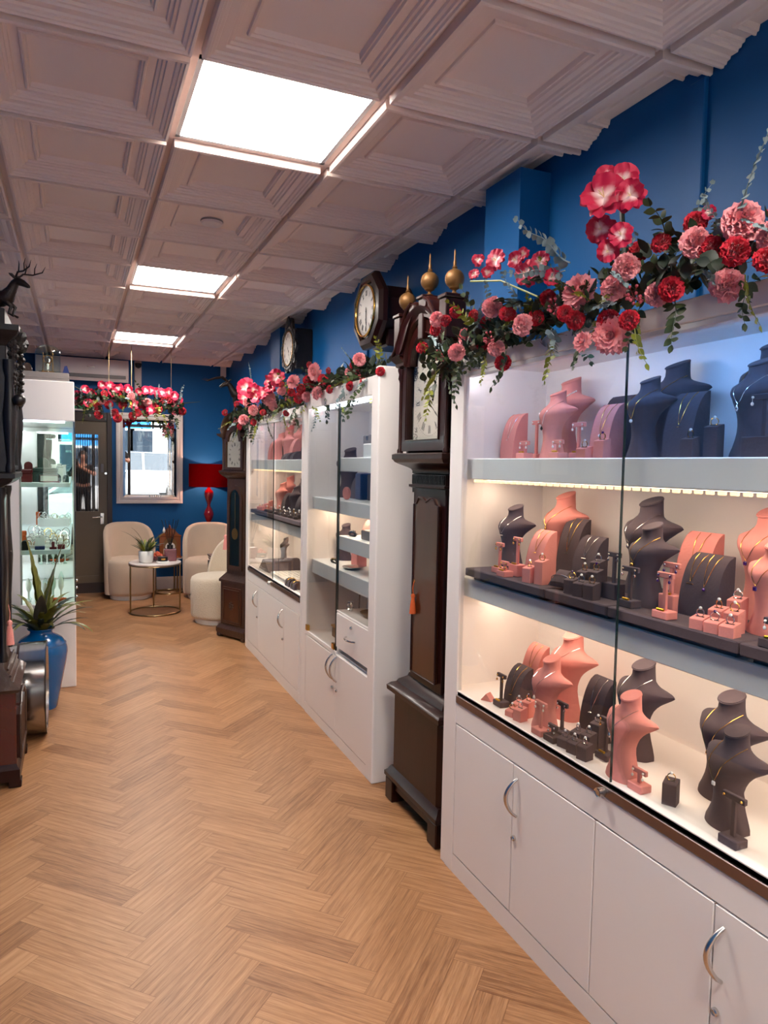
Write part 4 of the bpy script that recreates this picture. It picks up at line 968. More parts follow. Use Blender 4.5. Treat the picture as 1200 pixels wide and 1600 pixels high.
# --- small longcase clock at the far end
def far_clock():
    t = thing('longcase_clock', 'slim dark carved oak longcase clock beside the cream chairs', 'longcase clock', (1.49, 6.33, 0), R(-64)); t.scale = (.85, 1, 1)
    w = .20
    m = MB(); m.box(-w, -.27, .07, w, 0, .50, .004).build('plinth', M_oak, t)
    MB().box(-.15, -.282, .13, .15, -.268, .45, .004).build('plinth_panel', M_mahogl, t)
    mm = MB()
    for i in range(18): a = 2*PI*i/18; mm.ball((.03*math.cos(a)*(1 if i % 2 else .5), -.284, .29+.03*math.sin(a)*(1 if i % 2 else .5)), .007, 6)
    mm.tube([(-.13, -.284, .15), (.13, -.284, .15), (.13, -.284, .43), (-.13, -.284, .43)], .005, 6, closed=True).build('carving', M_oak, t)
    m = MB(); moulding(m, [(.02, .02), (.03, .05), (.03, .08), (.008, .11)], w, .27)
    for sx in (-1, 1): m.box(sx*.17, -.30, 0, sx*.225, -.25, .04, .01)
    m.build('foot', M_oak, t)
    m = MB(); moulding(m, [(.012, .49), (.012, .51), (-.03, .56), (-.04, .57)], w, .27); m.build('base_moulding', M_oak, t)
    m = MB(); m.box(-.145, -.24, .56, .145, -.02, 1.40, .003); m.build('trunk', M_oak, t)
    ip = arch_poly(.085, .64, 1.22, .085); op = arch_poly(.12, .60, 1.23, .115)
    d = MB(); frame_from(d, op, ip, -.256, -.242); dd = d.build('trunk_door', M_oak, t)
    MB().prism(ip, -.252, -.249, 'y').build('door_glass', M_glassg, dd); MB().prism(ip, -.2435, -.2425, 'y').build('trunk_shade_sheet', M_black, t)  # black sheet stands for the shaded hollow behind the door glass
    m = MB().cyl((0, -.247, .95), (0, -.247, 1.28), .003, 6).lathe([(.001, -.003), (.05, -.003), (.05, .0), (.001, .002)], 20)
    nn = 4*20
    for i in range(len(m.v)-nn, len(m.v)): p = m.v[i]; m.v[i] = Vector((p.x, -.247+p.z, .92+p.y))
    m.build('pendulum', M_brass, t)
    m = MB(); moulding(m, ogee(1.38, 1.45, .0, .06)+[(.065, 1.455), (.065, 1.47)], .155, .22); m.build('throat_moulding', M_oak, t)
    hb = MB(); hb.box(-.19, -.25, 1.47, .19, 0, 1.76, .003); hb.prism([(-.19, 1.75)]+arc(14, PI, 0, .16, (0, 1.77))+[(.19, 1.75)], -.25, 0, 'y'); hb.build('hood', M_oak, t)
    ip = arch_poly(.12, 1.50, 1.72, .09); op = arch_poly(.155, 1.475, 1.745, .125); d = MB(); frame_from(d, op, ip, -.275, -.25); hdr = d.build('hood_door', M_oak, t)
    MB().prism(ip, -.262, -.259, 'y').build('hood_glass', M_glass, hdr); dl = MB().prism(ip, -.253, -.2515, 'y').build('dial', M_dial, t)
    q = MB(); numerals(q, 0, 1.61, -.254, .085, .025, .009, .0014); q.build('numerals', M_ink, dl, smooth=0)
    for sx in (-1, 1): m = MB().lathe([(.014, 1.47), (.014, 1.48), (.009, 1.49), (.009, 1.73), (.015, 1.745), (.015, 1.76)], 10, (sx*.178, -.262, 0)); m.build('column', M_oak, t)
    co = MB(); secs = []
    for o_, dz in ((0, 0), (.012, .01), (.025, .02), (.03, .035)):
        secs.append([(x, -.275-o_, z) for x, z in [(-.20-o_, 1.755+dz), (-.15, 1.755+dz)]+[((.14+dz)*math.cos(PI-PI*i/12), 1.77+(.16+dz)*math.sin(PI-PI*i/12)) for i in range(1, 12)]+[(.15, 1.755+dz), (.20+o_, 1.755+dz)]])
    co.loft(secs, cap=False, closed=False)
    for q_ in (secs[-1], secs[0]):
        b_ = [(x, -.01, z) for x, _, z in q_]; co.add(q_+b_, [(i, i+1, len(q_)+i+1, len(q_)+i) for i in range(len(q_)-1)])
    co.build('arched_cornice', M_oak, t)
far_clock()
tassel('tassel', 'pale pink tassel hanging on the small oak longcase clock', (1.21, 6.33, .99), M_pinkt, 1.5, R(-64))

# --- deer heads: body of tapered tubes skinned as one surface
def deer(name, lab, loc, rz, s=1.0, leap=False, horns=False):
    t = thing(name, lab, 'figurine', loc, rz)
    m = MB()
    # facing -y; chest, neck, head, muzzle
    m.tube([(0, .16, .10), (0, .10, .12), (0, .03, .13), (0, -.03, .15), (0, -.06, .20), (0, -.085, .245), (0, -.11, .262), (0, -.15, .245), (0, -.19, .222), (0, -.20, .216)],
           [.03, .052, .06, .055, .038, .030, .032, .024, .014, .008], 12)
    for sx in (-1, 1):
        m.tube([(sx*.02, -.10, .28), (sx*.045, -.085, .30), (sx*.06, -.075, .305)], [.010, .012, .002], 8)
        m.tube([(sx*.022, .10, .09), (sx*.026, .12, .04), (sx*.026, .10, 0), (sx*.026, .11, -.05)], [.026, .016, .010, .009], 8)
        m.tube([(sx*.022, -.02, .11), (sx*.026, -.03, .06), (sx*.026, -.02, 0), (sx*.026, -.03, -.05)] if not leap else [(sx*.022, -.02, .11), (sx*.026, -.07, .07), (sx*.026, -.05, .02), (sx*.026, -.09, 0)], [.024, .013, .009, .009], 8)
    m.tube([(0, .16, .11), (0, .19, .10), (0, .2, .08)], [.016, .012, .003], 6)
    m.build('body', M_bronze, t, smooth=60)
    a = MB()
    for sx in (-1, 1):
        if horns:
            a.tube([(sx*.016, -.11, .285), (sx*.03, -.17, .33), (sx*.045, -.25, .315), (sx*.055, -.33, .285), (sx*.06, -.40, .30)], [.012, .012, .010, .007, .001], 8)
            continue
        a.tube([(sx*.015, -.10, .285), (sx*.035, -.13, .32), (sx*.06, -.19, .32), (sx*.085, -.25, .345), (sx*.095, -.27, .39)], [.008, .007, .006, .005, .001], 7)
        a.tube([(sx*.04, -.14, .32), (sx*.05, -.15, .37), (sx*.045, -.145, .40)], [.006, .004, .001], 6)
        a.tube([(sx*.065, -.20, .32), (sx*.07, -.20, .37), (sx*.075, -.215, .41)], [.005, .004, .001], 6)
    a.build('antlers', M_bronze, t, smooth=60)
    for o in (t,): o.scale = (s, s, s)
    return t
# --- wall clocks
def oct_(r, a0=PI/8): return [(r/math.cos(PI/8)*math.cos(a0+k*PI/4), r/math.cos(PI/8)*math.sin(a0+k*PI/4)) for k in range(8)]
t = thing('wall_clock', 'octagonal dark wall clock with gilt bezel high on the blue wall', 'wall clock', (XR, 3.80, 2.40), R(-90))
m = MB(); secs = [[(x, y, z) for x, z in oct_(r)] for r, y in ((.14, 0), (.14, -.19), (.195, -.19), (.205, -.20), (.205, -.225), (.185, -.245), (.16, -.25), (.15, -.24), (.15, -.225))]
m.loft(secs); m.build('case', M_mahog, t, smooth=20)
MB().box(-.11, -.16, -.20, .11, 0, -.10, .01).build('drop_box', M_mahog, t)
dl = MB().lathe([(.001, 0), (.138, 0), (.138, .004), (.001, .004)], 40).build('dial', M_dial, t, loc=(0, -.238, 0)); dl.rotation_euler = (R(90), 0, 0)
bz = MB().tube([(.14*math.cos(a_), -.250, .14*math.sin(a_)) for a_ in [2*PI*i/48 for i in range(48)]], .0065, 8, closed=True).build('bezel', M_gold, t)
q = MB(); numerals(q, 0, 0, -.2425, .098, .030, .011, .0016); q.build('numerals', M_ink, t, smooth=0)
h = MB(); hand(h, 0, 0, -.2435, R(176), .105, .003); hand(h, 0, 0, -.2445, R(178), .07, .004); h.build('clock_hands', M_ink, t, smooth=0)
t = thing('wall_clock', 'carved dark wall clock with round cream dial behind the far garland', 'wall clock', (XR, 5.72, 2.47), R(-90)); t.scale = (1.1, .52, 1.1)
m = MB(); out = [((.19+.016*math.cos(10*a_)+.05*max(0, math.sin(a_))**8)*math.cos(a_), (.17+.014*math.cos(10*a_)+.055*max(0, math.sin(a_))**10)*math.sin(a_)*1.0) for a_ in [2*PI*i/80 for i in range(80)]]
m.prism(out, -.30, -.26, 'y'); m.box(-.15, -.262, -.16, .15, 0, .13, .01)
m.build('case', M_ebony, t, smooth=30)
m = MB()
for k in range(36):
    a_ = 2*PI*k/36; m.ball((.165*math.cos(a_), -.302, .15*math.sin(a_)), .013+.004*(k % 2), 7)
m.tube([(-.06, -.30, .17), (-.03, -.305, .20), (0, -.30, .23), (.03, -.305, .20), (.06, -.30, .17)], .014, 7).build('carving', M_ebony, t)
dl = MB().lathe([(.001, 0), (.122, 0), (.122, .004), (.001, .004)], 36).build('dial', M_dial, t, loc=(0, -.303, 0)); dl.rotation_euler = (R(90), 0, 0)
MB().tube([(.124*math.cos(a_), -.308, .124*math.sin(a_)) for a_ in [2*PI*i/40 for i in range(40)]], .005, 7, closed=True).build('bezel', M_gold, t)
q = MB(); numerals(q, 0, 0, -.3075, .092, .026, .010, .0015); hand(q, 0, 0, -.3085, R(150), .085, .003); hand(q, 0, 0, -.309, R(135), .05, .004); q.build('clock_hands', M_ink, t, smooth=0)

# ------------------------------------------------------------ left side: carved clock, drum case, urn, cabinet
t = thing('longcase_clock', 'near-black carved longcase clock cut by the left edge of the photo', 'longcase clock', (-.52, 3.90, 0), R(90))
w = .225
m = MB(); m.box(-w, -.255, .07, w, 0, .46, .004).build('plinth', mat('red_mahogany', (74, 18, 12), .18, coat=.8, var=.3, vscale=4), t)
pp = [(-.18, .12), (.18, .12), (.18, .33), (.15, .36), (.10, .36), (.07, .40), (-.07, .40), (-.10, .36), (-.15, .36), (-.18, .33)]
MB().prism(pp, -.268, -.253, 'y').build('plinth_panel', M_mahog, t); MB().tube([(x, -.27, z) for x, z in pp], .006, 7, closed=True).build('carving', M_oak, t)
m = MB(); moulding(m, [(.014, .03), (.014, .085), (.004, .095), (0, .11)], w, .255)
for sx in (-1, 1): m.box(sx*(w+.014), -.275, 0, sx*(w-.05), -.22, .035, .004).box(sx*(w+.014), -.06, 0, sx*(w-.05), 0, .035, .004)
m.build('foot', M_mahog, t)
m = MB(); moulding(m, [(.012, .45), (.018, .465), (.004, .48), (-.02, .50), (-.03, .53), (-.05, .55), (-.06, .60)], w, .255)
for k in range(3): m.tube([(-w+.012+k*.012, -.255+.012+k*.012, .49+k*.03), (w-.012-k*.012, -.255+.012+k*.012, .49+k*.03)], .006, 8)
m.build('base_moulding', M_oak, t)
MB().box(-.165, -.19, .55, .165, -.01, 1.42, .004).build('trunk', M_mahog, t)
MB().box(-.12, -.205, .62, .12, -.188, 1.36, .005).build('trunk_door', M_mahogl, t)
for sx in (-1, 1):
    m = MB().lathe([(.018, .58), (.022, .60), (.014, .63), (.014, .85), (.02, .95), (.024, 1.05), (.016, 1.2), (.014, 1.34), (.022, 1.38), (.022, 1.40)], 14, (sx*.155, -.20, 0)); m.build('column', M_ebony, t)
m = MB(); moulding(m, ogee(1.38, 1.44, -.01, .065)+[(.075, 1.445), (.075, 1.465), (.06, 1.47)], .17, .19); m.build('throat_moulding', M_ebony, t)
MB().box(-.22, -.235, 1.47, .22, 0, 2.06, .004).build('hood', M_ebony, t)
for sx in (-1, 1):
    m = MB().lathe([(.02, 1.47), (.022, 1.49), (.016, 1.52), (.022, 1.6), (.028, 1.68), (.03, 1.74), (.022, 1.82), (.018, 1.9), (.026, 1.94), (.026, 1.98)], 14, (sx*.215, -.245, 0))
    for k in range(7): m.ball((sx*.215, -.262, 1.88+.02*k), .014, 7)
    m.build('column', M_ebony, t)
hp = arch_poly(.155, 1.50, 1.88, .12); ho = arch_poly(.185, 1.48, 1.9, .15); d = MB(); frame_from(d, ho, hp, -.252, -.234); hdo = d.build('hood_door', M_ebony, t)
MB().prism(hp, -.245, -.242, 'y').build('hood_glass', M_glass, hdo); MB().prism(hp, -.2365, -.2355, 'y').build('dial', M_dial, t)
m = MB(); moulding(m, [(0, 2.04)]+ogee(2.05, 2.10, .01, .05)+[(.055, 2.105), (.055, 2.13)], .22, .235)
m.box(-.22, -.23, 2.13, .22, 0, 2.21, .005); m.build('hood_cornice', M_ebony, t)
m = MB()
for k in range(26):
    a_ = k*.7; m.ball((-.215+.43*(k/25), -.275-.008*math.sin(a_), 2.10+.018*math.cos(a_*1.7)), .016+.006*(k % 3), 7)
for k in range(16): m.ball((-.22+.002*k, -.262+.012*math.sin(k*2.1), 2.06-.013*k), .018-.0005*k, 7); m.ball((.22-.002*k, -.262+.012*math.sin(k*2.1), 2.06-.013*k), .018-.0005*k, 7)
m.build('carving', M_ebony, t)
m = MB().lathe([(.001, 0), (.022, 0), (.026, .008), (.001, .022)], 16).build('carved_boss', M_ebony, t, loc=(.10, -.262, 1.80)); m.rotation_euler = (R(90), 0, 0)
MB().ball((0, 0, 0), .028, 14).build('round_boss', M_ebony, t, loc=(-.235, -.285, 1.80))
deer('stag_figurine', 'dark leaping stag figurine on top of the left longcase clock', (-.30, 3.80, 2.19), R(62), .62, True)
tassel('tassel', 'pale pink tassel hanging from the left longcase clock', (-.305, 3.86, .83), M_pinkt, 1.35, R(90))

t = thing('steel_drum', 'polished steel drum-shaped clock case standing on the floor by the urn', 'drum', (-.27, 4.405, 0))
m = MB(); n = 56
def ringx(x, r): return [(x, r*math.cos(2*PI*i/n), .256+r*math.sin(2*PI*i/n)) for i in range(n)]
m.loft([ringx(x, r) for x, r in ((-.115, .235), (-.115, .252), (-.035, .252))], cap=True); m.loft([ringx(x, r) for x, r in ((-.022, .252), (.10, .254), (.108, .256), (.112, .254), (.112, .23), (.10, .225))]); m.build('casing', M_steel, t, smooth=30)
MB().loft([ringx(x, r) for x, r in ((-.036, .249), (-.021, .249))]).build('dark_band', M_mahog, t)
MB().tube(ringx(.110, .2545), .0028, 6, closed=True).build('rim', M_black, t)

t = thing('floor_vase', 'tall bright blue glazed urn on the floor in front of the white side cabinet', 'vase', (-.205, 4.83, 0))
MB().lathe([(.001, 0), (.085, 0), (.09, .01), (.105, .10), (.125, .20), (.142, .29), (.149, .345), (.147, .375), (.138, .405), (.118, .435), (.088, .455), (.066, .465), (.062, .478), (.068, .488), (.078, .494), (.078, .500), (.066, .500), (.058, .485), (.001, .47)], 40).build('body', M_urn, t, smooth=60)
MB().tube([(.1395*math.cos(a_), .1395*math.sin(a_), .402) for a_ in [2*PI*i/40 for i in range(40)]], .003, 6, closed=True).build('shoulder_band', M_urn, t)

def blade(mb, base, az, ln, lean, w, droop=1.0, n=12, wav=.0, col=None, fold=.25):
    """one strap leaf: starts up, arches out"""
    p = Vector(base); d_ = Vector((math.cos(az), math.sin(az), 0)); side = Vector((-math.sin(az), math.cos(az), 0))
    vs = []; th = lean
    for i in range(n+1):
        u = i/n; ww = w*math.sin(PI*min(1, .08+u*.92))**.6*(1-.25*u)+.0008
        if wav: ww *= 1+wav*math.sin(u*34)
        up_ = d_*(-math.cos(th))+Vector((0, 0, 1))*math.sin(th) if False else Vector((0, 0, 1))*math.cos(PI/2-th+PI/2)+d_*0
        nrm = (-d_*math.cos(th)+Vector((0, 0, math.sin(th))))
        vs += [p+side*ww-nrm*(-fold*ww), p, p-side*ww-nrm*(-fold*ww)]
        p = p+(d_*math.sin(th)+Vector((0, 0, math.cos(th))))*(ln/n); th += droop*(ln/n)*3.2*(.4+u)
    mb.add(vs, [(3*i+k, 3*i+k+1, 3*i+k+4, 3*i+k+3) for i in range(n) for k in (0, 1)])
M_zebra = mat('mottled_strap_leaf', (104, 104, 42), .4, var=.75, vscale=42)
t = thing('potted_plant', 'mottled strap-leaved bromeliad growing out of the blue urn', 'plant', (-.205, 4.83, .49))
rr = random.Random(21)
for az, ln, lean, w in ((2.9, .60, .06, .040), (.15, .60, .16, .030), (.9, .42, .25, .030), (2.2, .45, .2, .03)): 
    m = MB(); blade(m, (0, 0, -.03), az, ln, lean, w, .12, 20, .16); m.build('tall_leaf', M_zebra, t, smooth=60)
for k in range(40):
    m = MB(); az = 2*PI*k/40+rr.uniform(-.15, .15); blade(m, (.01*math.cos(az), .01*math.sin(az), -.03), az, rr.uniform(.24, .40), rr.uniform(.25, .95), rr.uniform(.016, .028), rr.uniform(.9, 1.9), 16, .2); m.build('leaf', M_zebra if k % 3 else M_leafd, t, smooth=60)
m = MB(); blade(m, (.0, -.03, 0), -1.2, .22, .05, .045, .1, 12, 0); m.build('dark_spathe', M_ebony, t, smooth=60); t.children[-1].location = (.01, -.02, .05)
MB().lathe([(.001, -.03), (.06, -.03), (.06, -.028), (.001, -.02)], 16).build('soil', M_stem, t)

# white side cabinet with glass corner
def side_cabinet():
    o = (-.27, 5.6, 0); X0, X1, Y0, Y1 = XL+.004, -.008, 5.21, 6.35
    t = thing('display_cabinet', 'white side cabinet with a lit glass corner, left of the walkway', 'display cabinet', o)
    m = MB(o); m.box(X0, Y0, 0, X1, Y1, .575, .004).box(X0, Y0, 1.79, X1, Y1, 2.05, .004).box(X0, Y0, .57, X0+.185, Y0+.03, 1.79).box(X0, Y0+.03, .57, X0+.03, Y1, 1.79).box(X0, Y1-.03, .57, X1, Y1, 1.79)
    m.build('carcass', M_white, t)
    MB(o).box(X0+.185, Y0+.001, .575, X0+.195, Y0+.06, 1.79).build('inner_jamb', M_inner, t)
    mr = MB(o); mr.box(X0+.03, Y1-.04, .58, X1-.02, Y1-.032, 1.785).build('mirror_back', M_mirror, t)
    for a, b in ((.905, .935), (1.352, 1.382)): MB(o).box(X0+.04, Y0+.012, a, X1-.03, Y1-.05, b, .003).build('shelf', M_shelf, t)
    g = MB(o).box(X0+.185, Y0+.001, .577, X1, Y0+.007, 1.788).build('glass_pane', M_glassg, t)
    MB(o).box(X1-.006, Y0+.007, .577, X1, Y1-.03, 1.788).build('glass_pane', M_glassg, t)
    MB(o).box(X1-.007, Y0, .577, X1+.001, Y0+.008, 1.788).build('pane_edge', M_edge, g)
    for z in (1.778, 1.342, .895): MB(o).box(X0+.06, Y0+.05, z, X0+.085, Y1-.06, z+.009).build('light_strip', M_ledc, t)
    for z in (1.778,): MB(o).box(X0+.2, Y0+.03, z, X1-.06, Y0+.05, z+.009).build('light_strip', M_ledc, t)
    for z in (.60, .66, .71): MB(o).ball((X1+.006, Y0+.10, z), .009, 8).build('screw_cap', M_silver, t)
side_cabinet()
z = 1.3825
def jbox(name, lab, p, sx, sy, sz, mt, rz=0, lid=True, dome=False):
    t = thing(name, lab, 'jewellery box', p, R(rz))
    if dome:
        MB().prism([(-sx/2, 0), (sx/2, 0), (sx/2, sz*.45)]+arc(12, 0, PI, sx/2, (0, sz*.5))+[(-sx/2, sz*.45)], -sy/2, sy/2, 'y').build('body', mt, t)
    else: MB().box(-sx/2, -sy/2, 0, sx/2, sy/2, sz*.7, .004).build('body', mt, t)
    if lid and not dome: MB().box(-sx/2-.002, -sy/2-.002, sz*.7, sx/2+.002, sy/2+.002, sz, .005).build('lid', mt, t)
    return t
jbox('jewellery_box', 'wide dark green box on the upper shelf of the side cabinet', (-.215, 5.40, z), .20, .10, .095, M_emerald)
jbox('jewellery_box', 'flat burgundy box at left on the upper shelf of the side cabinet', (-.305, 5.31, z), .075, .10, .085, M_burg)
jbox('ring_box', 'round-topped burgundy ring box on the flat burgundy box', (-.29, 5.31, z+.0855), .05, .05, .05, M_burg, dome=True)
jbox('ring_box', 'round-topped green ring box on the wide green box', (-.205, 5.40, z+.0955), .07, .06, .065, M_emerald, dome=True)
jbox('ring_box', 'round-topped green ring box in front at right, upper shelf', (-.12, 5.33, z), .055, .05, .06, M_emerald, dome=True)
jbox('ring_box', 'round-topped green ring box by the glass edge, upper shelf', (-.065, 5.36, z), .04, .05, .06, M_emerald, dome=True)
t = thing('photo_frame', 'small brown-edged white tray frame leaning on the upper shelf', 'frame', (-.165, 5.27, z)); MB().box(-.06, -.004, 0, .06, .004, .05, .002).build('border', M_mahogl, t); MB().box(-.052, -.006, .008, .052, -.003, .044).build('insert', M_inner, t)
tag(MB().tube([(-.05, 0, .004), (-.02, -.008, .005), (.02, .004, .005), (.05, -.004, .004)], .005, 6).build('bead_bracelet', M_burg, loc=(-.15, 5.245, z)), 'dark red bead bracelet before the little frame, upper shelf', 'bracelet')
for k, (x, y) in enumerate(((-.14, 5.5), (-.10, 5.5))): 
    t = thing('price_stand', '%s pale tower stand behind the green boxes, upper shelf' % ('left' if k == 0 else 'right'), 'stand', (x, y, z)); MB().box(-.016, -.01, 0, .016, .01, .11-.01*k, .003).build('post', M_inner, t); MB().box(-.02, -.013, .11-.01*k, .02, .013, .12-.01*k, .003).build('cap', M_inner, t)
z = .9355; rr = random.Random(31)
for i in range(30):
    x = -.29+.036*(i % 7)+rr.uniform(-.01, .01); row = i//7; y = 5.36+.055*row; s = rr.uniform(.024, .034)
    ORD = ('first', 'second', 'third', 'fourth', 'fifth', 'sixth', 'seventh')
    t = thing('bangle', '%s bangle, %s from the left in the %s row, middle glass shelf' % ('gold' if i % 6 == 0 else 'silver', ORD[i % 7], ('front', 'second', 'third', 'fourth', 'rear')[row]), 'bangle', (x, y, z+s+.03*row*.6), 0, 'silver bangles on the middle glass shelf')
    MB().tube([(s*math.cos(a_)*.75, .01*math.sin(a_), s*math.sin(a_)) for a_ in [2*PI*q_/18 for q_ in range(18)]], .0028, 5, closed=True).build('hoop', M_silver if i % 6 else M_gold, t).rotation_euler = (0, 0, rr.uniform(-.7, .7))
for k in range(4):
    tag(MB().box(-.13, -.02, 0, .13, .02, .02+.03*.6*k, .003).build('step_riser', M_inner, loc=(-.19, 5.36+.055*k, z)), ('%s white step under the bangles on the middle glass shelf' % ('front', 'second', 'third', 'rear')[k]), 'stand')
jbox('jewellery_box', 'upright orange box at the left of the middle glass shelf', (-.325, 5.33, z), .03, .05, .12, M_orange)
jbox('jewellery_box', 'black domed box at the left front of the middle glass shelf', (-.315, 5.26, z), .045, .06, .08, M_black, dome=True)
t = thing('ring_box', 'open navy ring box with two rings on the middle glass shelf', 'jewellery box', (-.225, 5.27, z)); MB().box(-.03, -.025, 0, .03, .02, .022, .003).build('body', M_bluebox, t); MB().add([(-.03, .018, .022), (.03, .018, .022), (.03, .034, .075), (-.03, .034, .075), (-.03, .026, .02), (.03, .026, .02), (.03, .042, .073), (-.03, .042, .073)], [(0, 1, 2, 3), (4, 5, 6, 7), (0, 1, 5, 4), (2, 3, 7, 6), (1, 2, 6, 5), (0, 3, 7, 4)]).build('lid', M_inner, t)
jbox('ring_box', 'small dark red open box at right on the middle glass shelf', (-.095, 5.27, z), .045, .04, .03, M_burg)
tag(MB().box(-.022, -.012, 0, .022, .012, .014, .002).box(-.009, -.012, 0, .009, .012, .05, .002).build('cross_stand', M_burg, loc=(-.145, 5.27, z)), 'small dark red cross-shaped ring stand on the middle glass shelf', 'stand')
z = .5755
for k in range(10):
    x = -.30+.05*(k % 5); y = 5.33+.07*(k//5)
    t = thing('glass_figurine', '%s ornament, %s from the left in the %s row, side cabinet bottom' % ('clear cut glass' if k % 2 else 'white', ('first', 'second', 'third', 'fourth', 'fifth')[k % 5], ('front', 'rear')[k//5]), 'ornament', (x, y, z+.0), 0, 'cut glass ornaments'); hh = .16+.03*math.sin(k*2.3)
    MB().lathe([(.016, 0), (.018, .006), (.006, .02), (.006, hh*.4), (.016, hh*.55), (.018, hh*.8), (.004, hh)], 10).build('body', M_glassg if k % 2 else M_pot, t)
t = thing('shell_dish', 'amber oval dish on the bottom deck of the side cabinet', 'dish', (-.15, 5.26, z)); MB().lathe([(.03, 0), (.07, .02), (.072, .026), (.03, .006), (.001, .006)], 24).build('bowl', M_orange, t); t.name = 'oval_dish'; t.scale = (1.2, .5, 1)

# on top of the side cabinet
tag(MB().box(-.145, -.10, 0, .145, .10, .068, .004).box(-.148, -.103, .03, .148, .103, .036).build('plinth_block', M_grey, loc=(-.185, 5.45, 2.052)), 'flat grey plinth on top of the white side cabinet', 'plinth')
t = thing('glass_dome', 'clear glass dome over the skeleton clock on the side cabinet', 'glass dome', (-.17, 5.42, 2.121))
MB().lathe([(.078, 0), (.078, .13)]+[(.078*math.cos(a_), .13+.06*math.sin(a_)) for a_ in [PI/2*i/10 for i in range(1, 10)]]+[(.001, .19)], 36, cap=False).build('dome', M_glassg, t, smooth=60)
t = thing('skeleton_clock', 'brass skeleton clock under the glass dome', 'clock', (-.17, 5.42, 2.1212))
m = MB(); m.box(-.04, -.02, 0, .04, .02, .012, .003)
for sx in (-1, 1): m.lathe([(.005, .012), (.003, .02), (.003, .12), (.005, .13), (.001, .14)], 8, (sx*.03, 0, 0))
m.build('pillars', M_brass, t)
m = MB(); m.tube([(.026*math.cos(a_), -.01, .09+.026*math.sin(a_)) for a_ in [2*PI*i/24 for i in range(24)]], .003, 6, closed=True).tube([(.012*math.cos(a_), -.006, .055+.012*math.sin(a_)) for a_ in [2*PI*i/16 for i in range(16)]], .003, 6, closed=True).cyl((0, -.01, .09), (0, -.01, .04), .0015, 6).build('chapter_ring', M_brass, t)
MB().box(-.006, -.022, .02, .008, -.02, .06).build('paper_tag', M_inner, t)
t = thing('mantel_clock', 'little dark domed clock left of the glass dome', 'clock', (-.295, 5.42, 2.121)); MB().prism([(-.03, 0), (.03, 0), (.027, .03)]+arc(8, 0, PI, .024, (0, .035))+[(-.027, .03)], -.02, .02, 'y').build('case', M_oak, t)
tag(MB().prism([(-.02, 0), (.025, 0), (.008, .055), (-.008, .05)], -.015, .015, 'y').build('blue_ornament', M_bluebox, loc=(-.06, 5.42, 2.121)), 'small dark blue ornament right of the glass dome', 'ornament')

# ------------------------------------------------------------ seating corner
def tub_chair(label, loc, rz, mt, r=.275, hb=.84, hs=.455):
    t = thing('tub_chair', label, 'chair', loc, rz, 'rounded tub chairs')
    se = MB().lathe([(.001, .05), (r-.03, .05), (r-.012, .06), (r-.006, .09), (r, .30), (r-.002, hs-.05), (r-.012, hs-.02), (r-.04, hs-.004), (r*.5, hs+.008), (.001, hs+.01)], 40).build('seat', mt, t, smooth=60)
    m = MB(); n = 40; th = R(104); secs = []
    for i in range(n+1):
        a = -th+2*th*i/n; u = abs(a)/th; h_ = .055+(hb-.055)*(1-u**3.6)**.42 if u < 1 else .06; h_ = max(h_, .09)
        ri, ro = r-.045, r+.012; c, s_ = math.sin(a), math.cos(a); k_ = min(1, (1-u)*8)**.5
        th_ = (ro-ri)*(.35+.65*k_); ro = ri+th_; sec = []
        lean = lambda z: .05*max(0, z-.45)
        pr = [(ri, .055), (ri, h_-.03), (ri+th_*.15, h_-.008), (ri+th_*.5, h_), (ri+th_*.85, h_-.008), (ro, h_-.03), (ro, .055)]
        secs.append([((q_+lean(z))*c, (q_+lean(z))*s_, z) for q_, z in pr])
    m.loft(secs, cap=True, closed=True); m.build('backrest', mt, t, smooth=70)
    MB().lathe([(r*.82, 0), (r*.84, .012), (r*.84, .05), (.001, .05)], 36).build('swivel_base', M_alum, t)
    return t
tub_chair('beige linen tub chair in front of the back door frame', (.56, 8.50, 0), R(14), M_linen, r=.265)
tub_chair('beige linen tub chair in front of the red lamp', (1.39, 8.27, 0), R(-12), M_linen)
tub_chair('cream boucle tub chair with its back to the small oak clock', (1.27, 6.98, 0), R(-82), M_boucle, r=.27, hb=.82)
t = thing('side_table', 'round white-topped side table on thin champagne legs', 'table', (.735, 7.60, 0))
MB().lathe([(.001, .500), (.252, .500), (.256, .506), (.256, .514), (.252, .518), (.001, .518)], 48).build('table_top', M_tabletop, t)
MB().tube([(.25*math.cos(a_), .25*math.sin(a_), .492) for a_ in [2*PI*i/48 for i in range(48)]], .007, 8, closed=True).build('rim', M_goldleg, t)
MB().tube([(.25*math.cos(a_), .25*math.sin(a_), .008) for a_ in [2*PI*i/48 for i in range(48)]], .008, 8, closed=True).build('base_ring', M_goldleg, t)
for a_ in (R(192), R(-15), R(88)): MB().cyl((.247*math.cos(a_), .247*math.sin(a_), .008), (.247*math.cos(a_), .247*math.sin(a_), .492), .008, 8).build('leg', M_goldleg, t)
t = thing('side_table', 'lower round table against the back wall carrying the wooden clock', 'table', (1.0, 8.70, 0))
MB().lathe([(.001, .405), (.155, .405), (.16, .41), (.16, .418), (.001, .42)], 40).build('table_top', M_tabletop, t)
MB().tube([(.155*math.cos(a_), .155*math.sin(a_), .008) for a_ in [2*PI*i/40 for i in range(40)]], .008, 8, closed=True).build('base_ring', M_goldleg, t)
for a_ in (R(180), R(-60), R(60)): MB().cyl((.152*math.cos(a_), .152*math.sin(a_), .008), (.152*math.cos(a_), .152*math.sin(a_), .405), .008, 8).build('leg', M_goldleg, t)
t = thing('mantel_clock', 'orange-brown wooden mantel clock on the lower table by the wall', 'clock', (1.0, 8.66, .4205))
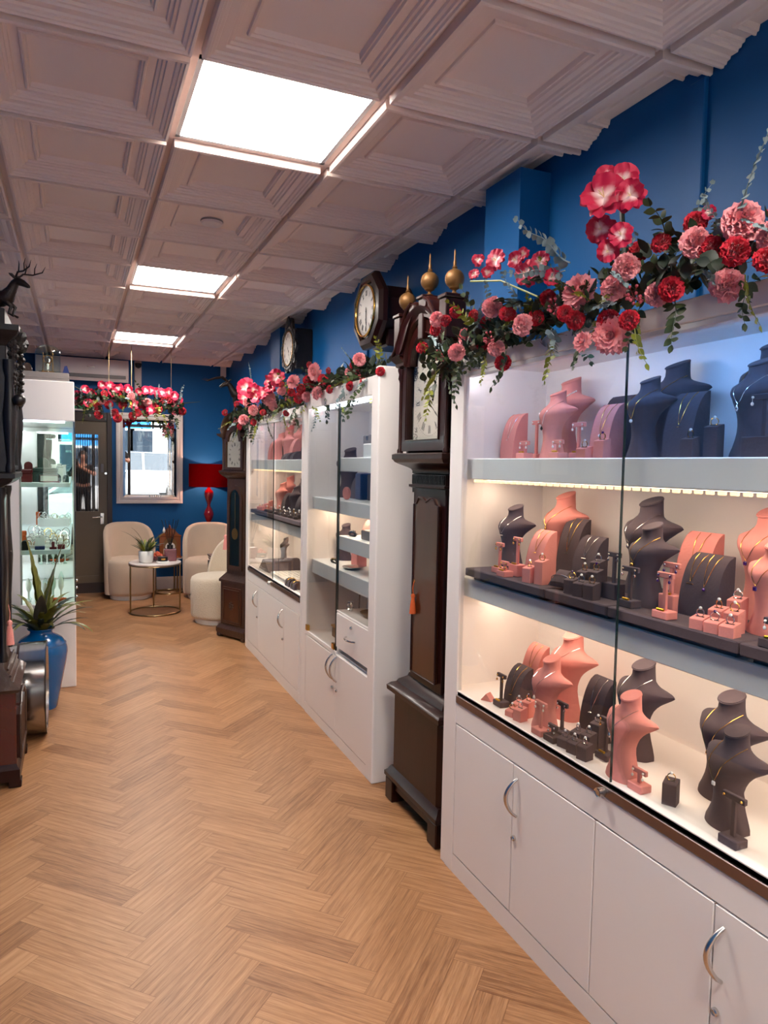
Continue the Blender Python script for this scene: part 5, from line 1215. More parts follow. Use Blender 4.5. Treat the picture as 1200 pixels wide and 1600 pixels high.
w = .12; m = MB(); m.box(-w-.01, -.07, 0, w+.01, .07, .02, .003).box(-w, -.065, .02, w, .065, .25, .003).box(-w-.008, -.07, .25, w+.008, .07, .262, .003)
m.prism([(-w, .262), (w, .262), (w*.7, .29), (w*.45, .33), (w*.2, .345), (-w*.2, .345), (-w*.45, .33), (-w*.7, .29)], -.06, .06, 'y'); m.lathe([(.02, .345), (.012, .352), (.016, .365), (.006, .378), (.001, .39)], 12)
m.build('case', mat('orange_walnut', (122, 62, 26), .25, coat=.6, var=.3, vscale=8), t)
d = MB().prism([(-.075, .06), (.075, .06), (.075, .15)]+arc(12, 0, PI, .075, (0, .16))+[(-.075, .15)], -.069, -.066, 'y').build('dial_plate', M_brass, t)
dl = MB().lathe([(.001, 0), (.055, 0), (.055, .002), (.001, .002)], 24).build('dial', M_dial, t, loc=(0, -.069, .13)); dl.rotation_euler = (R(90), 0, 0)
zt = .5185
t = thing('plant_pot', 'small white round pot on the white-topped side table', 'pot', (.645, 7.56, zt)); MB().lathe([(.001, 0), (.058, 0), (.066, .01), (.072, .05), (.073, .115), (.068, .118), (.066, .10), (.001, .10)], 32).build('body', M_pot, t, smooth=60)
t = thing('potted_plant', 'small green peace lily plant in the white pot', 'plant', (.645, 7.56, zt+.10)); rr = random.Random(9)
for k in range(34):
    m = MB(); az = rr.uniform(0, 2*PI); ln = rr.uniform(.12, .22); blade(m, (.02*math.cos(az), .02*math.sin(az), 0), az, ln, rr.uniform(.15, .95), rr.uniform(.012, .019), rr.uniform(.8, 2.2), 8); m.build('leaf', M_leaf if k % 3 else M_leafy, t, smooth=60)
for az, ln, lean in ((PI*.95, .34, .55), (PI*1.02, .30, .25), (.1, .26, .5)):
    m = MB(); blade(m, (0, 0, 0), az, ln, lean, .014, .9, 10); m.build('long_leaf', M_leaf, t, smooth=60)
m = MB().tube([(0, 0, 0), (.08, -.02, .12), (.17, -.03, .20)], .002, 5); m.build('flower_stem', M_leafy, t); MB().lathe([(.001, -.02), (.012, -.005), (.013, .01), (.001, .045)], 8).build('bud', M_pot, t, loc=(.17, -.03, .215))
t = thing('reed_diffuser', 'square pink reed diffuser with dark cap on the side table', 'diffuser', (.885, 7.62, zt)); M_rose = mat('rose_cut_glass', (128, 70, 78), .15, coat=.8, bump=.8, bscale=90)
MB().box(-.062, -.045, 0, .062, .045, .125, .008).build('bottle', M_rose, t); MB().lathe([(.02, .125), (.03, .128), (.03, .165), (.001, .165)], 16).build('cap', M_black, t)
rr = random.Random(3)
for k in range(6):
    dx, dy = (-.085, -.05, -.01, .03, .06, .09)[k], rr.uniform(-.03, .03); MB().cyl((dx*.1, dy*.1, .16), (dx, dy, .43+rr.uniform(-.02, .01)), .0035, 6).build('reed', M_ebony, t)
t = thing('crystal_bowl', 'bowl of orange-pink crystals beside the white pot', 'bowl', (.765, 7.68, zt)); MB().lathe([(.04, 0), (.065, .02), (.07, .05), (.066, .05), (.04, .012), (.001, .012)], 24).build('bowl', M_rose, t)
m = MB(); rr = random.Random(12)
for k in range(45):
    a_ = rr.uniform(0, 2*PI); q_ = rr.uniform(0, .055); m.at(Matrix.Translation((q_*math.cos(a_), q_*math.sin(a_), .04+.055*(1-q_/.06)*rr.uniform(.4, 1)))@Euler((rr.random()*3, rr.random()*3, 0)).to_matrix().to_4x4()).box(-.009, -.009, -.009, .009, .009, .009, .002)
m.at(None).build('crystals', mat('coral_crystal', (226, 110, 78), .4, var=.2, vscale=40), t, kind='stuff')
t = thing('trinket_tin', 'low black tin in front of the crystals on the side table', 'tin', (.80, 7.50, zt+.0165)); MB().lathe([(.001, 0), (.048, 0), (.05, .004), (.05, .04), (.048, .044), (.001, .044)], 28).build('body', M_black, t); MB().box(-.02, -.0505, .015, .02, -.049, .03).build('front_label', M_gold, t)
tag(MB().box(-.06, -.045, 0, .06, .045, .016, .002).build('white_booklet', M_pot, loc=(.80, 7.49, zt)), 'white booklet under the black tin', 'booklet')
# red lamp on a low stand behind the right chair
t = tag(MB().lathe([(.10, 0), (.11, .01), (.05, .03), (.03, .06), (.03, .40), (.09, .43), (.10, .45), (.10, .46), (.001, .46)], 32).build('lamp_stand', M_ebony, loc=(1.43, 8.76, 0)), 'dark round stand behind the right beige chair, under the red lamp', 'stand'); 
t = thing('table_lamp', 'tall red lamp with a wide red drum shade', 'lamp', (1.43, 8.66, .461)); t.location = (1.46, 8.71, .461); bpy.data.objects['lamp_stand'].location = (1.46, 8.74, 0)
MB().lathe([(.001, 0), (.085, 0), (.085, .015), (.05, .03), (.025, .05), (.022, .12), (.05, .18), (.062, .22), (.05, .26), (.022, .31), (.018, .34), (.026, .37), (.05, .42), (.060, .46), (.05, .50), (.022, .55), (.02, .58), (.03, .61), (.05, .66), (.058, .70), (.05, .735), (.02, .77), (.012, .80), (.012, .84), (.001, .84)], 32).build('baluster', M_red_l, t, smooth=60)
mr = bpy.data.materials.new('red_lampshade'); mr.use_nodes = True; nt = mr.node_tree; nt.nodes.remove(nt.nodes['Principled BSDF'])
d1 = nt.nodes.new('ShaderNodeBsdfDiffuse'); d1.inputs[0].default_value = lin((130, 4, 8)); tr = nt.nodes.new('ShaderNodeBsdfTranslucent'); tr.inputs[0].default_value = lin((200, 14, 10)); mx = nt.nodes.new('ShaderNodeMixShader'); mx.inputs[0].default_value = .12
nt.links.new(d1.outputs[0], mx.inputs[1]); nt.links.new(tr.outputs[0], mx.inputs[2]); nt.links.new(mx.outputs[0], nt.nodes['Material Output'].inputs[0])
MB().lathe([(.232, .79), (.232, 1.06), (.229, 1.06), (.229, .79), (.232, .79)], 48, cap=False).build('lamp_shade', mr, t)
MB().ball((0, 0, .92), .03, 12).build('bulb', mat('warm_bulb', (255, 220, 170), .5, emit=(255, 196, 164), es=210), t)
MB().tube([(-.229, 0, 1.0), (0, 0, 1.0), (.229, 0, 1.0)], .003, 6).build('shade_ring', M_brass, t)
t = thing('magazine_rack', 'dark rack on the floor beside the chairs holding magazines', 'rack', (1.38, 7.55, 0)); MB().box(-.10, -.14, .0, .10, .14, .03, .004).box(-.10, -.14, .03, -.09, .14, .50).box(.09, -.14, .03, .10, .14, .50).box(-.10, -.14, .49, .10, .14, .505).build('frame', M_ebony, t)
for k, c in enumerate(((226, 226, 220), (40, 36, 36), (200, 190, 180), (60, 50, 50))):
    tag(MB().box(-.09, -.13, 0, .09, .13, .016, .002).build('magazine', mat('magazine_cover_%d' % k, c, .4), loc=(1.38-.006*k, 7.55, .506+.017*k)), ('lowest pale magazine on the rack', 'black magazine second from the bottom of the pile', 'grey-beige magazine third from the bottom of the pile', 'dark brown topmost magazine of the pile')[k], 'magazine', 'magazines on the rack'); bpy.context.view_layer.update()

# mirror on the back wall
t = thing('wall_mirror', 'large mirror in a pearl white frame on the blue back wall', 'mirror', (.805, YB-.03, 1.57)); t.rotation_euler = (R(1.0), 0, R(-2.3))
w, h = .375, .53; m = MB()
secs = [[(x*(w-i_), y, z*(h-i_)) for x, z in ((-1, -1), (1, -1), (1, 1), (-1, 1))] for i_, y in ((0, 0), (0, -.022), (.008, -.028), (.03, -.030), (.036, -.022), (.048, -.022), (.052, -.030), (.062, -.032), (.075, -.020))]
m.loft(secs, cap=False).add(secs[0], [(0, 1, 2, 3)]); m.build('frame', M_frame, t, smooth=20)
m = MB(); secs = [[(x*(w-i_), y, z*(h-i_)) for x, z in ((-1, -1), (1, -1), (1, 1), (-1, 1))] for i_, y in ((.073, -.0165), (.100, -.0180))]
m.loft(secs, cap=False).add(secs[-1], [(0, 1, 2, 3)]); m.build('mirror_glass', M_mirror, t, smooth=0)

# ------------------------------------------------------------ flowers and garlands
def petal_grid(mb, M, ln, w, curl, ruf, nu=4, nv=4, tip=.0, ph=0, cols=None, cf=None):
    vs = []
    for j in range(nv+1):
        v = j/nv
        ww = w*(.25+.75*math.sin(PI*min(1, v*.62+.05))**.9)
        for i in range(nu+1):
            u = -1+2*i/nu
            z = curl*v*v*ln + ruf*w*(v**2)*math.sin(u*6+ph)
            vs.append(M @ Vector((u*ww, ln*(v-.13*abs(u)**2*v+tip*ruf*(i % 2)*(v > .9)), z)))
            if cols is not None: cols.append(cf(v, u))
    n = nu+1
    mb.add(vs, [(j*n+i, j*n+i+1, (j+1)*n+i+1, (j+1)*n+i) for j in range(nv) for i in range(nu)])
def flower_carnation(seed):
    rr = random.Random(seed); mb = MB()
    for ring, (n, el, ln, w) in enumerate(((11, -5, 1.0, .42), (11, 14, .97, .40), (10, 32, .92, .38), (9, 50, .86, .35), (7, 68, .8, .32), (4, 84, .76, .28))):
        for k in range(n):
            az = 2*PI*(k+.5*ring)/n+rr.uniform(-.2, .2); e = R(el+rr.uniform(-8, 8))
            M = Matrix.Rotation(az, 4, 'Z') @ Matrix.Rotation(e, 4, 'X') @ Matrix.Rotation(rr.uniform(-.5, .5), 4, 'Y')
            petal_grid(mb, M, ln*rr.uniform(.84, 1.0), w*1.25, -.10+.25*rr.random(), .30, 7, 3, .22, rr.uniform(0, 6))
    mb.lathe([(.001, -.75), (.12, -.65), (.17, -.2), (.25, .05), (.001, .1)], 8)
    return mb
def flower_mum(seed):
    rr = random.Random(seed); mb = MB()
    for ring, (n, el, ln) in enumerate(((20, -8, 1.0), (20, 6, .98), (18, 20, .95), (16, 35, .9), (14, 50, .82), (10, 66, .72), (6, 80, .62))):
        for k in range(n):
            az = 2*PI*(k+.5*ring)/n+rr.uniform(-.1, .1); e = R(el+rr.uniform(-5, 5))
            M = Matrix.Rotation(az, 4, 'Z') @ Matrix.Rotation(e, 4, 'X'); petal_grid(mb, M, ln*rr.uniform(.9, 1.03), .13, .16, .0, 2, 3, 0, 0)
    return mb
def flower_bloom(seed):
    rr = random.Random(seed); mb = MB(); cols = []
    red, wht, dk = Vector((.54, .008, .055)), Vector((.95, .74, .72)), Vector((.34, .0, .04))
    def cf(v, u):
        k = min(1, max(0, (v-.06-.13*abs(math.sin(u*7)))*2.9)); c = wht.lerp(red, k).lerp(dk, .35*max(0, v-.8)*3*abs(u)); return (c.x, c.y, c.z, 1)
    for ring, (n, el, ln, w) in enumerate(((3, 12, 1.0, .62), (3, 28, .92, .55))):
        for k in range(n):
            az = 2*PI*(k+.5*ring)/n+rr.uniform(-.15, .15); M = Matrix.Rotation(az, 4, 'Z') @ Matrix.Rotation(R(el+rr.uniform(-8, 8)), 4, 'X')
            petal_grid(mb, M, ln*rr.uniform(.85, 1.1), w*.88, -.10+rr.uniform(-.2, .2), .22, 6, 6, .0, rr.uniform(0, 6), cols, cf)
    n0 = len(mb.v)
    for k in range(4):
        a = 2*PI*k/4; mb.tube([(0, 0, 0), (.06*math.cos(a), .06*math.sin(a), .3), (.12*math.cos(a), .12*math.sin(a), .5)], .02, 4)
    cols += [(.85, .70, .35, 1)]*(len(mb.v)-n0)
    return mb, cols
FM = {}
for k in range(3):
    me = flower_carnation(k).mesh('carnation_head', 80); 
    for kind, mt in (('C', M_carn), ('R', M_red)):
        m2 = me.copy(); m2.materials.clear(); m2.materials.append(mt); FM[kind, k] = m2
    m2 = flower_mum(k).mesh('chrysanthemum_head', 80); m2.materials.append(M_carn); FM['M', k] = m2
    mb, cols = flower_bloom(k); m2 = mb.mesh('blossom_head', 80, cols=cols); m2.materials.append(M_bloom); FM['O', k] = m2
def leaf_shape(mb, M, ln, w, fold=.2, curl=.2):
    prof = [(0, .06), (.12, .5), (.3, .92), (.5, 1), (.72, .75), (.9, .32), (1, .02)]
    vs = []
    for v, ww in prof:
        z = -curl*ln*v*v
        for u in (-1, 0, 1): vs.append(M @ Vector((u*ww*w, v*ln, z+abs(u)*fold*w*ww)))
    mb.add(vs, [(3*j+i, 3*j+i+1, 3*j+i+4, 3*j+i+3) for j in range(len(prof)-1) for i in (0, 1)])
def align(d, roll=0):
    d = Vector(d).normalized(); return (d.to_track_quat('Z', 'Y')).to_matrix().to_4x4() @ Matrix.Rotation(roll, 4, 'Z')
def leaf_sprig(seed, n=9, ln=.13, lw=.011, ll=.032, round_=False, droop=.3):
    """sprig along +y of length ln with pairs of leaves"""
    rr = random.Random(seed); mb = MB(); pts = [Vector((.004*math.sin(i*.9), ln*i/n, -droop*ln*(i/n)**2)) for i in range(n+1)]
    mb.tube(pts, [.0016-.001*i/n for i in range(n+1)], 4)
    for i in range(1, n+1):
        for s in (-1, 1):
            a = s*R(rr.uniform(38, 75)) if i < n else s*R(18); M = Matrix.Translation(pts[i]) @ Matrix.Rotation(-a, 4, 'Z') @ Matrix.Rotation(rr.uniform(-.9, .9), 4, 'Y')
            k = (1-.45*i/n)*rr.uniform(.85, 1.1)
            leaf_shape(mb, M, ll*k, lw*k, .15 if not round_ else .05, .25)
    return mb
SM = {}
for k in range(3):
    for key, mb, mt in (('leafy_sprig', leaf_sprig(k, 7, .12, .0085, .030), M_leafy), ('green_sprig', leaf_sprig(k+5, 7, .12, .0115, .034), M_leaf), ('eucalyptus_sprig', leaf_sprig(k+9, 11, .16, .0095, .019, True, .05), M_euc), ('broad_leaf_sprig', leaf_sprig(k+20, 3, .08, .022, .058, False, .3), M_leafd)):
        me = mb.mesh(key, 60); me.materials.append(mt); SM[key, k] = me
def berry_sprig():
    rr = random.Random(7); mb = MB()
    for k in range(14):
        p = Vector((rr.uniform(-.025, .025), rr.uniform(.02, .07), rr.uniform(-.02, .02))); mb.tube([(0, 0, 0), p*.6, p], .0007, 3); mb.ball(p, .0042, 6)
    return mb
bm_ = berry_sprig().mesh('berry_spray', 60); bm_.materials.append(M_berry)
def flower_size(k): return {'C': 1.0, 'R': 1.0, 'M': 1.0, 'O': 1.12}[k]
def garland(label, loc, flowers, path, nfol, nspr, view, seed, fol_r=.07, up=.0, scale=1.0, trails=0, hang=None):
    rr = random.Random(seed); L0 = Vector(loc)
    t = thing('flower_garland', label, 'flower garland', loc)
    P_ = [Vector(p)-L0 for p in path]
    MB().tube(P_, .012*scale, 7).build('stem', M_stem, t)
    def at(u):
        u = max(0, min(.9999, u))*(len(P_)-1); i = int(u); return P_[i].lerp(P_[i+1], u-i)
    for name_, mt, cnt, lw, ll in (('dark_foliage', M_leafd, nfol, .014, .042), ('foliage', M_leaf, nfol, .010, .032)):
        f = MB()
        for k in range(cnt):
            c = at(rr.random()); d = Vector((rr.gauss(0, 1), rr.gauss(0, 1), rr.gauss(0, 1))).normalized(); p = c+d*fol_r*rr.uniform(.2, 1.0)
            leaf_shape(f, Matrix.Translation(p) @ align(Vector((rr.gauss(0, 1), rr.gauss(0, 1), rr.gauss(0, 1)))) , ll*scale*rr.uniform(.7, 1.2), lw*scale*rr.uniform(.8, 1.2))
        f.build(name_, mt, t, kind='stuff', smooth=60)
    for k, x, y, z, r_ in flowers:
        d = Vector(view)+Vector((rr.gauss(0, .28), rr.gauss(0, .28), rr.gauss(0, .22)+up))
        nm, lb = {'C': ('carnation', 'ruffled pink carnation'), 'R': ('carnation', 'crimson carnation'), 'M': ('chrysanthemum', 'large layered pink chrysanthemum'), 'O': ('blossom', 'crimson blossom with white throat')}[k]
        o = link(nm, FM[k, rr.randrange(3)], t, lb); o.location = Vector((x, y, z))-L0
        o.rotation_mode = 'QUATERNION'; o.rotation_quaternion = (align(d, rr.uniform(0, 6))).to_quaternion(); s = r_*1.12*flower_size(k); o.scale = (s, s, s)
    keys = ['leafy_sprig', 'green_sprig', 'eucalyptus_sprig', 'broad_leaf_sprig', 'green_sprig', 'leafy_sprig', 'eucalyptus_sprig']
    for k in range(nspr):
        key = keys[k % len(keys)]; c = at((k+rr.random())/nspr)
        out_ = Vector(view).normalized()*rr.uniform(.1, .9)+Vector((rr.gauss(0, .35), rr.gauss(0, .8), rr.gauss(0, .9)))
        out_.normalize(); o = link(key, SM[key, rr.randrange(3)], t); o.location = c+out_*fol_r*.7
        o.rotation_mode = 'QUATERNION'; q_ = out_.to_track_quat('Y', 'Z'); o.rotation_quaternion = q_ @ Matrix.Rotation(rr.uniform(-1, 1), 3, 'Y').to_quaternion(); s = scale*rr.uniform(.7, 1.15); o.scale = (s, s, s)
    for k in range(max(2, nspr//9)):
        o = link('berry_spray', bm_, t); c = at((k+.5)/max(2, nspr//9)); dv = Vector(view).normalized(); o.location = c+dv*fol_r*.7+Vector((0, 0, rr.uniform(-.05, .05))); o.rotation_mode = 'QUATERNION'; o.rotation_quaternion = dv.to_track_quat('Y', 'Z')
    for k in range(trails):
        c = at((k+.5)/trails+rr.uniform(-.03, .03)); key = ('leafy_sprig', 'green_sprig')[k % 2]; o = link('trailing_sprig', SM[key, k % 3], t); o.location = c+Vector(view).normalized()*fol_r*.8+Vector((0, 0, -fol_r*.75))
        d = Vector((rr.gauss(0, .15), rr.gauss(0, .25), -1)); o.rotation_mode = 'QUATERNION'; o.rotation_quaternion = d.to_track_quat('Y', 'X'); s = scale*rr.uniform(.7, 1.05); o.scale = (s, s, s)
    return t, at
def sprig_at(t, key, p, d, s, name=None, roll=0):
    o = link(name or key, SM[key, 0], t); o.location = Vector(p)-t.location; o.rotation_mode = 'QUATERNION'; o.rotation_quaternion = Vector(d).to_track_quat('Y', 'Z') @ Matrix.Rotation(roll, 3, 'Y').to_quaternion(); o.scale = (s, s, s); return o
FLOWERS_NEAR=[('O',1.174,1.423,2.188,0.0478),('O',1.204,1.366,2.178,0.0331),('O',1.187,1.435,2.241,0.0249),('O',1.21,1.402,2.227,0.0307),('O',1.213,1.478,2.133,0.0321),('O',1.157,1.338,2.073,0.025),('O',1.151,1.374,2.047,0.024),('M',1.234,1.577,2.001,0.0476),('C',1.176,1.339,2.002,0.0282),('C',1.173,1.374,1.963,0.0288),('R',1.25,1.383,2.059,0.0231),('R',1.197,1.254,2.037,0.0213),('R',1.234,1.195,2.069,0.0221),('C',1.198,1.16,2.011,0.0296),('R',1.214,1.13,1.995,0.0239),('R',1.165,1.028,1.955,0.0258),('C',1.213,1.058,2.025,0.0367),('C',1.237,1.107,1.916,0.033),('R',1.202,1.223,1.93,0.0253),('C',1.224,1.289,1.935,0.0264),('R',1.217,1.442,1.9,0.027),('R',1.156,1.301,1.873,0.0218),('M',1.226,1.435,1.866,0.046),('R',1.209,1.563,1.925,0.0236),('R',1.18,1.569,1.94,0.0201),('M',1.153,1.454,1.846,0.0253),('O',1.237,1.162,2.081,0.0136),('R',1.197,0.984,1.932,0.0241),('C',1.222,0.992,1.981,0.0292),('R',1.238,0.982,1.955,0.0268),('C',1.221,0.948,1.901,0.0285),('O',1.242,0.985,2.027,0.0292),('R',1.189,0.906,1.941,0.025),('C',1.23,0.923,1.987,0.0302),('M',1.194,0.899,1.862,0.0296),('O',1.254,2.034,2.204,0.031),('O',1.248,2.141,2.23,0.0172),('O',1.17,2.028,2.146,0.0163),('O',1.174,1.956,2.134,0.0178),('O',1.182,1.809,2.138,0.0224),('O',1.257,1.864,2.121,0.031),('O',1.204,1.719,2.114,0.0252),('O',1.223,1.832,2.167,0.0171),('O',1.19,1.642,2.052,0.0208),('O',1.211,1.75,2.084,0.0201),('C',1.199,1.96,2.034,0.03),('R',1.195,1.866,1.995,0.0231),('R',1.219,2.237,2.071,0.0201),('R',1.218,2.105,2.036,0.0191),('R',1.25,2.08,2.013,0.019),('C',1.228,2.394,2.076,0.026),('R',1.253,2.375,2.07,0.0212),('R',1.246,2.438,2.047,0.0217),('R',1.259,2.573,1.999,0.0227),('R',1.227,1.767,1.969,0.0223),('C',1.176,1.756,1.94,0.0293),('R',1.246,1.737,2.021,0.022),('C',1.256,2.225,1.986,0.0291),('R',1.25,2.1,1.946,0.0214),('C',1.217,1.96,1.908,0.0262),('R',1.231,1.941,1.862,0.0241),('C',1.181,2.151,1.918,0.028),('R',1.243,1.65,1.958,0.0176)]
FLOWERS_FAR=[('M',1.274,3.993,2.066,0.0516),('R',1.264,3.831,2.006,0.0284),('C',1.286,3.33,2.054,0.0315),('R',1.328,3.523,2.051,0.0199),('C',1.332,3.589,2.021,0.027),('R',1.305,3.108,1.972,0.0209),('R',1.3,3.838,2.059,0.0179),('R',1.311,3.337,1.947,0.019),('M',1.227,4.286,2.037,0.043),('R',1.249,4.078,2.026,0.0263),('R',1.283,4.07,2.01,0.0263),('R',1.278,4.295,1.995,0.0315),('R',1.219,4.303,1.974,0.0236),('C',1.278,3.967,1.944,0.0368),('R',1.256,3.69,1.939,0.0206),('R',1.266,4.302,1.941,0.0316),('R',1.293,3.47,1.937,0.0229),('R',1.286,4.159,2.129,0.0191),('C',1.29,4.208,1.943,0.031),('C',1.224,4.9,1.986,0.0486),('C',1.258,4.89,1.935,0.0354),('C',1.197,5.237,1.924,0.0375),('O',1.176,5.397,2.1,0.0576),('O',1.206,5.586,2.05,0.0497),('O',1.182,5.128,2.054,0.0504),('O',1.207,4.795,2.086,0.0432),('O',1.226,4.692,2.107,0.0467),('O',1.233,4.857,2.054,0.0394),('O',1.191,5.119,2.012,0.0413),('O',1.192,4.898,2.014,0.0396),('C',1.225,5.565,2.004,0.0347),('R',1.17,6.183,1.964,0.0273),('R',1.22,5.935,2.019,0.0263),('R',1.219,5.809,1.83,0.0258),('C',1.192,5.542,1.869,0.0395),('R',1.206,5.274,1.839,0.0236),('R',1.219,5.031,1.896,0.0226),('R',1.249,4.529,1.862,0.0207),('C',1.242,4.618,2.013,0.0293),('R',1.24,4.611,2.051,0.0209)]
FLOWERS_HUNG=[('O',0.249,8.012,2.317,0.0409),('O',0.327,8.044,2.317,0.0413),('O',0.411,8.001,2.293,0.0412),('O',0.505,7.993,2.29,0.0414),('O',0.618,8.022,2.274,0.0418),('O',0.678,7.974,2.282,0.0417),('O',0.735,7.98,2.285,0.0419),('O',0.798,8.048,2.278,0.0423),('O',0.85,8.002,2.269,0.0422),('O',0.908,8.005,2.273,0.0424),('O',0.968,7.951,2.238,0.0422),('O',1.022,7.992,2.198,0.0426),('O',0.013,8.008,2.197,0.0405),('O',0.088,7.952,2.253,0.0403),('O',0.149,8.012,2.229,0.0408),('O',0.057,8.013,2.151,0.0406),('O',0.117,7.956,2.117,0.0404),('O',0.179,8.013,2.19,0.0408),('O',0.99,7.997,2.149,0.0425),('O',0.946,8.018,2.128,0.0426),('R',1.052,7.985,2.083,0.0426),('C',0.372,8.021,2.193,0.0413),('C',0.264,8.024,2.16,0.0411),('C',0.533,7.952,2.213,0.0413),('C',0.695,7.956,2.156,0.0417),('R',0.443,8.018,2.197,0.0414),('R',0.452,8.046,2.125,0.0416),('R',0.27,7.975,2.217,0.0408),('R',0.647,7.996,2.131,0.0418),('R',0.859,8.009,2.185,0.0423),('R',0.759,7.982,2.119,0.042),('R',0.598,7.986,2.045,0.0417),('R',0.215,7.981,2.002,0.0408),('R',0.401,7.987,1.978,0.0413),('R',0.371,8.01,2.035,0.0413),('R',0.201,7.98,2.091,0.0408),('R',0.551,7.988,2.009,0.0416),('R',0.682,8.027,2.051,0.0421),('O',0.724,7.953,2.082,0.0418),('R',0.317,8.007,2.115,0.0411),('O',0.005,8.024,2.141,0.0405),('O',0.566,7.981,2.126,0.0415),('R',0.806,7.972,2.087,0.042),('O',0.459,8.03,2.257,0.0415),('O',0.347,7.974,2.246,0.041),('R',0.904,7.969,2.193,0.0422)]

V_ = (-.78, -.62, -.05)
g, _ = garland('big garland of pink and crimson flowers along the top of the nearest cabinet', (1.27, 1.75, 1.93), FLOWERS_NEAR,
    [(1.27, 2.50, 1.89), (1.26, 2.30, 1.94), (1.26, 2.05, 1.955), (1.27, 1.85, 1.955), (1.27, 1.6, 1.965), (1.27, 1.4, 1.975), (1.27, 1.2, 1.985), (1.27, 1.0, 1.99), (1.28, .8, 1.98), (1.29, .6, 1.96), (1.29, .45, 1.93)], 560, 70, V_, 5, .082, .05, 1.0, 13)
sprig_at(g, 'eucalyptus_sprig', (1.2, 1.58, 2.075), Vector((-.04, .22, .19)), 1.55, roll=1.2)
sprig_at(g, 'eucalyptus_sprig', (1.2, 1.055, 2.04), Vector((-.04, -.09, .13)), 1.1, roll=1.3)
sprig_at(g, 'eucalyptus_sprig', (1.2, 1.60, 2.06), Vector((-.04, .12, .02)), 1.2, roll=1.2)
MB().tube([(1.24, 1.405, 1.99), (1.225, 1.407, 2.07), (1.22, 1.412, 2.16)], .006, 6).build('blossom_stalk', M_leafd, g, loc=-g.location)
MB().tube([(1.24, 1.75, 2.02), (1.22, 1.95, 2.115), (1.21, 2.12, 2.15)], .003, 6).build('blossom_stalk', M_leafy, g, loc=-g.location)
for (y, z) in ((2.16, 1.93), (2.06, 1.90), (1.97, 1.95)):
    sprig_at(g, 'broad_leaf_sprig', (1.23, y-.3, z+.10), Vector((-.3, .8, .4)), 1.1)
g2, _ = garland('garland of pink and crimson flowers along the far and middle cabinets', (1.27, 4.5, 1.92), FLOWERS_FAR,
    [(1.38, 3.22, 1.98), (1.37, 3.55, 1.995), (1.36, 3.95, 1.98), (1.34, 4.35, 1.95), (1.32, 4.85, 1.935), (1.30, 5.35, 1.915), (1.27, 5.85, 1.90), (1.25, 6.1, 1.89)], 560, 50, V_, 9, .08, .0, 1.25, 12)
sprig_at(g2, 'eucalyptus_sprig', (1.22, 5.35, 2.05), Vector((0, .12, .3)), 1.6, roll=1.2)
g3, _ = garland('hanging garland of crimson and pink flowers on thin wires before the back wall', (.53, 8.0, 2.14), FLOWERS_HUNG,
    [(0, 8.0, 2.10), (.15, 8, 2.18), (.35, 8, 2.19), (.55, 8, 2.17), (.75, 8, 2.14), (.95, 8, 2.10), (1.03, 8, 2.06)], 260, 30, (0, -1, -.1), 13, .085, .0, 1.3, 6)
for x, zt_ in ((.32, 2.2), (.54, 2.18), (.94, 2.12)): MB().cyl((x, 8.0, zt_), (x, 8.0, ZC), .0022 if x != .54 else .004, 5).build('wire', M_goldleg, g3, loc=-g3.location)
for p, d in (((.05, 8, 2.25), (-.25, 0, .14)), ((1.0, 8, 2.16), (.35, 0, .05)), ((.9, 8, 2.02), (.2, 0, -.06))): MB().tube([Vector(p)-Vector(d)*.6, Vector(p), Vector(p)+Vector(d)*.7], [.008, .007, .002], 6).build('twig', M_leafd, g3, loc=-g3.location)
deer('stag_figurine', 'dark antelope figurine with long horns on top of the small oak clock', (1.30, 6.33, 2.03), R(-90), .75, horns=True)

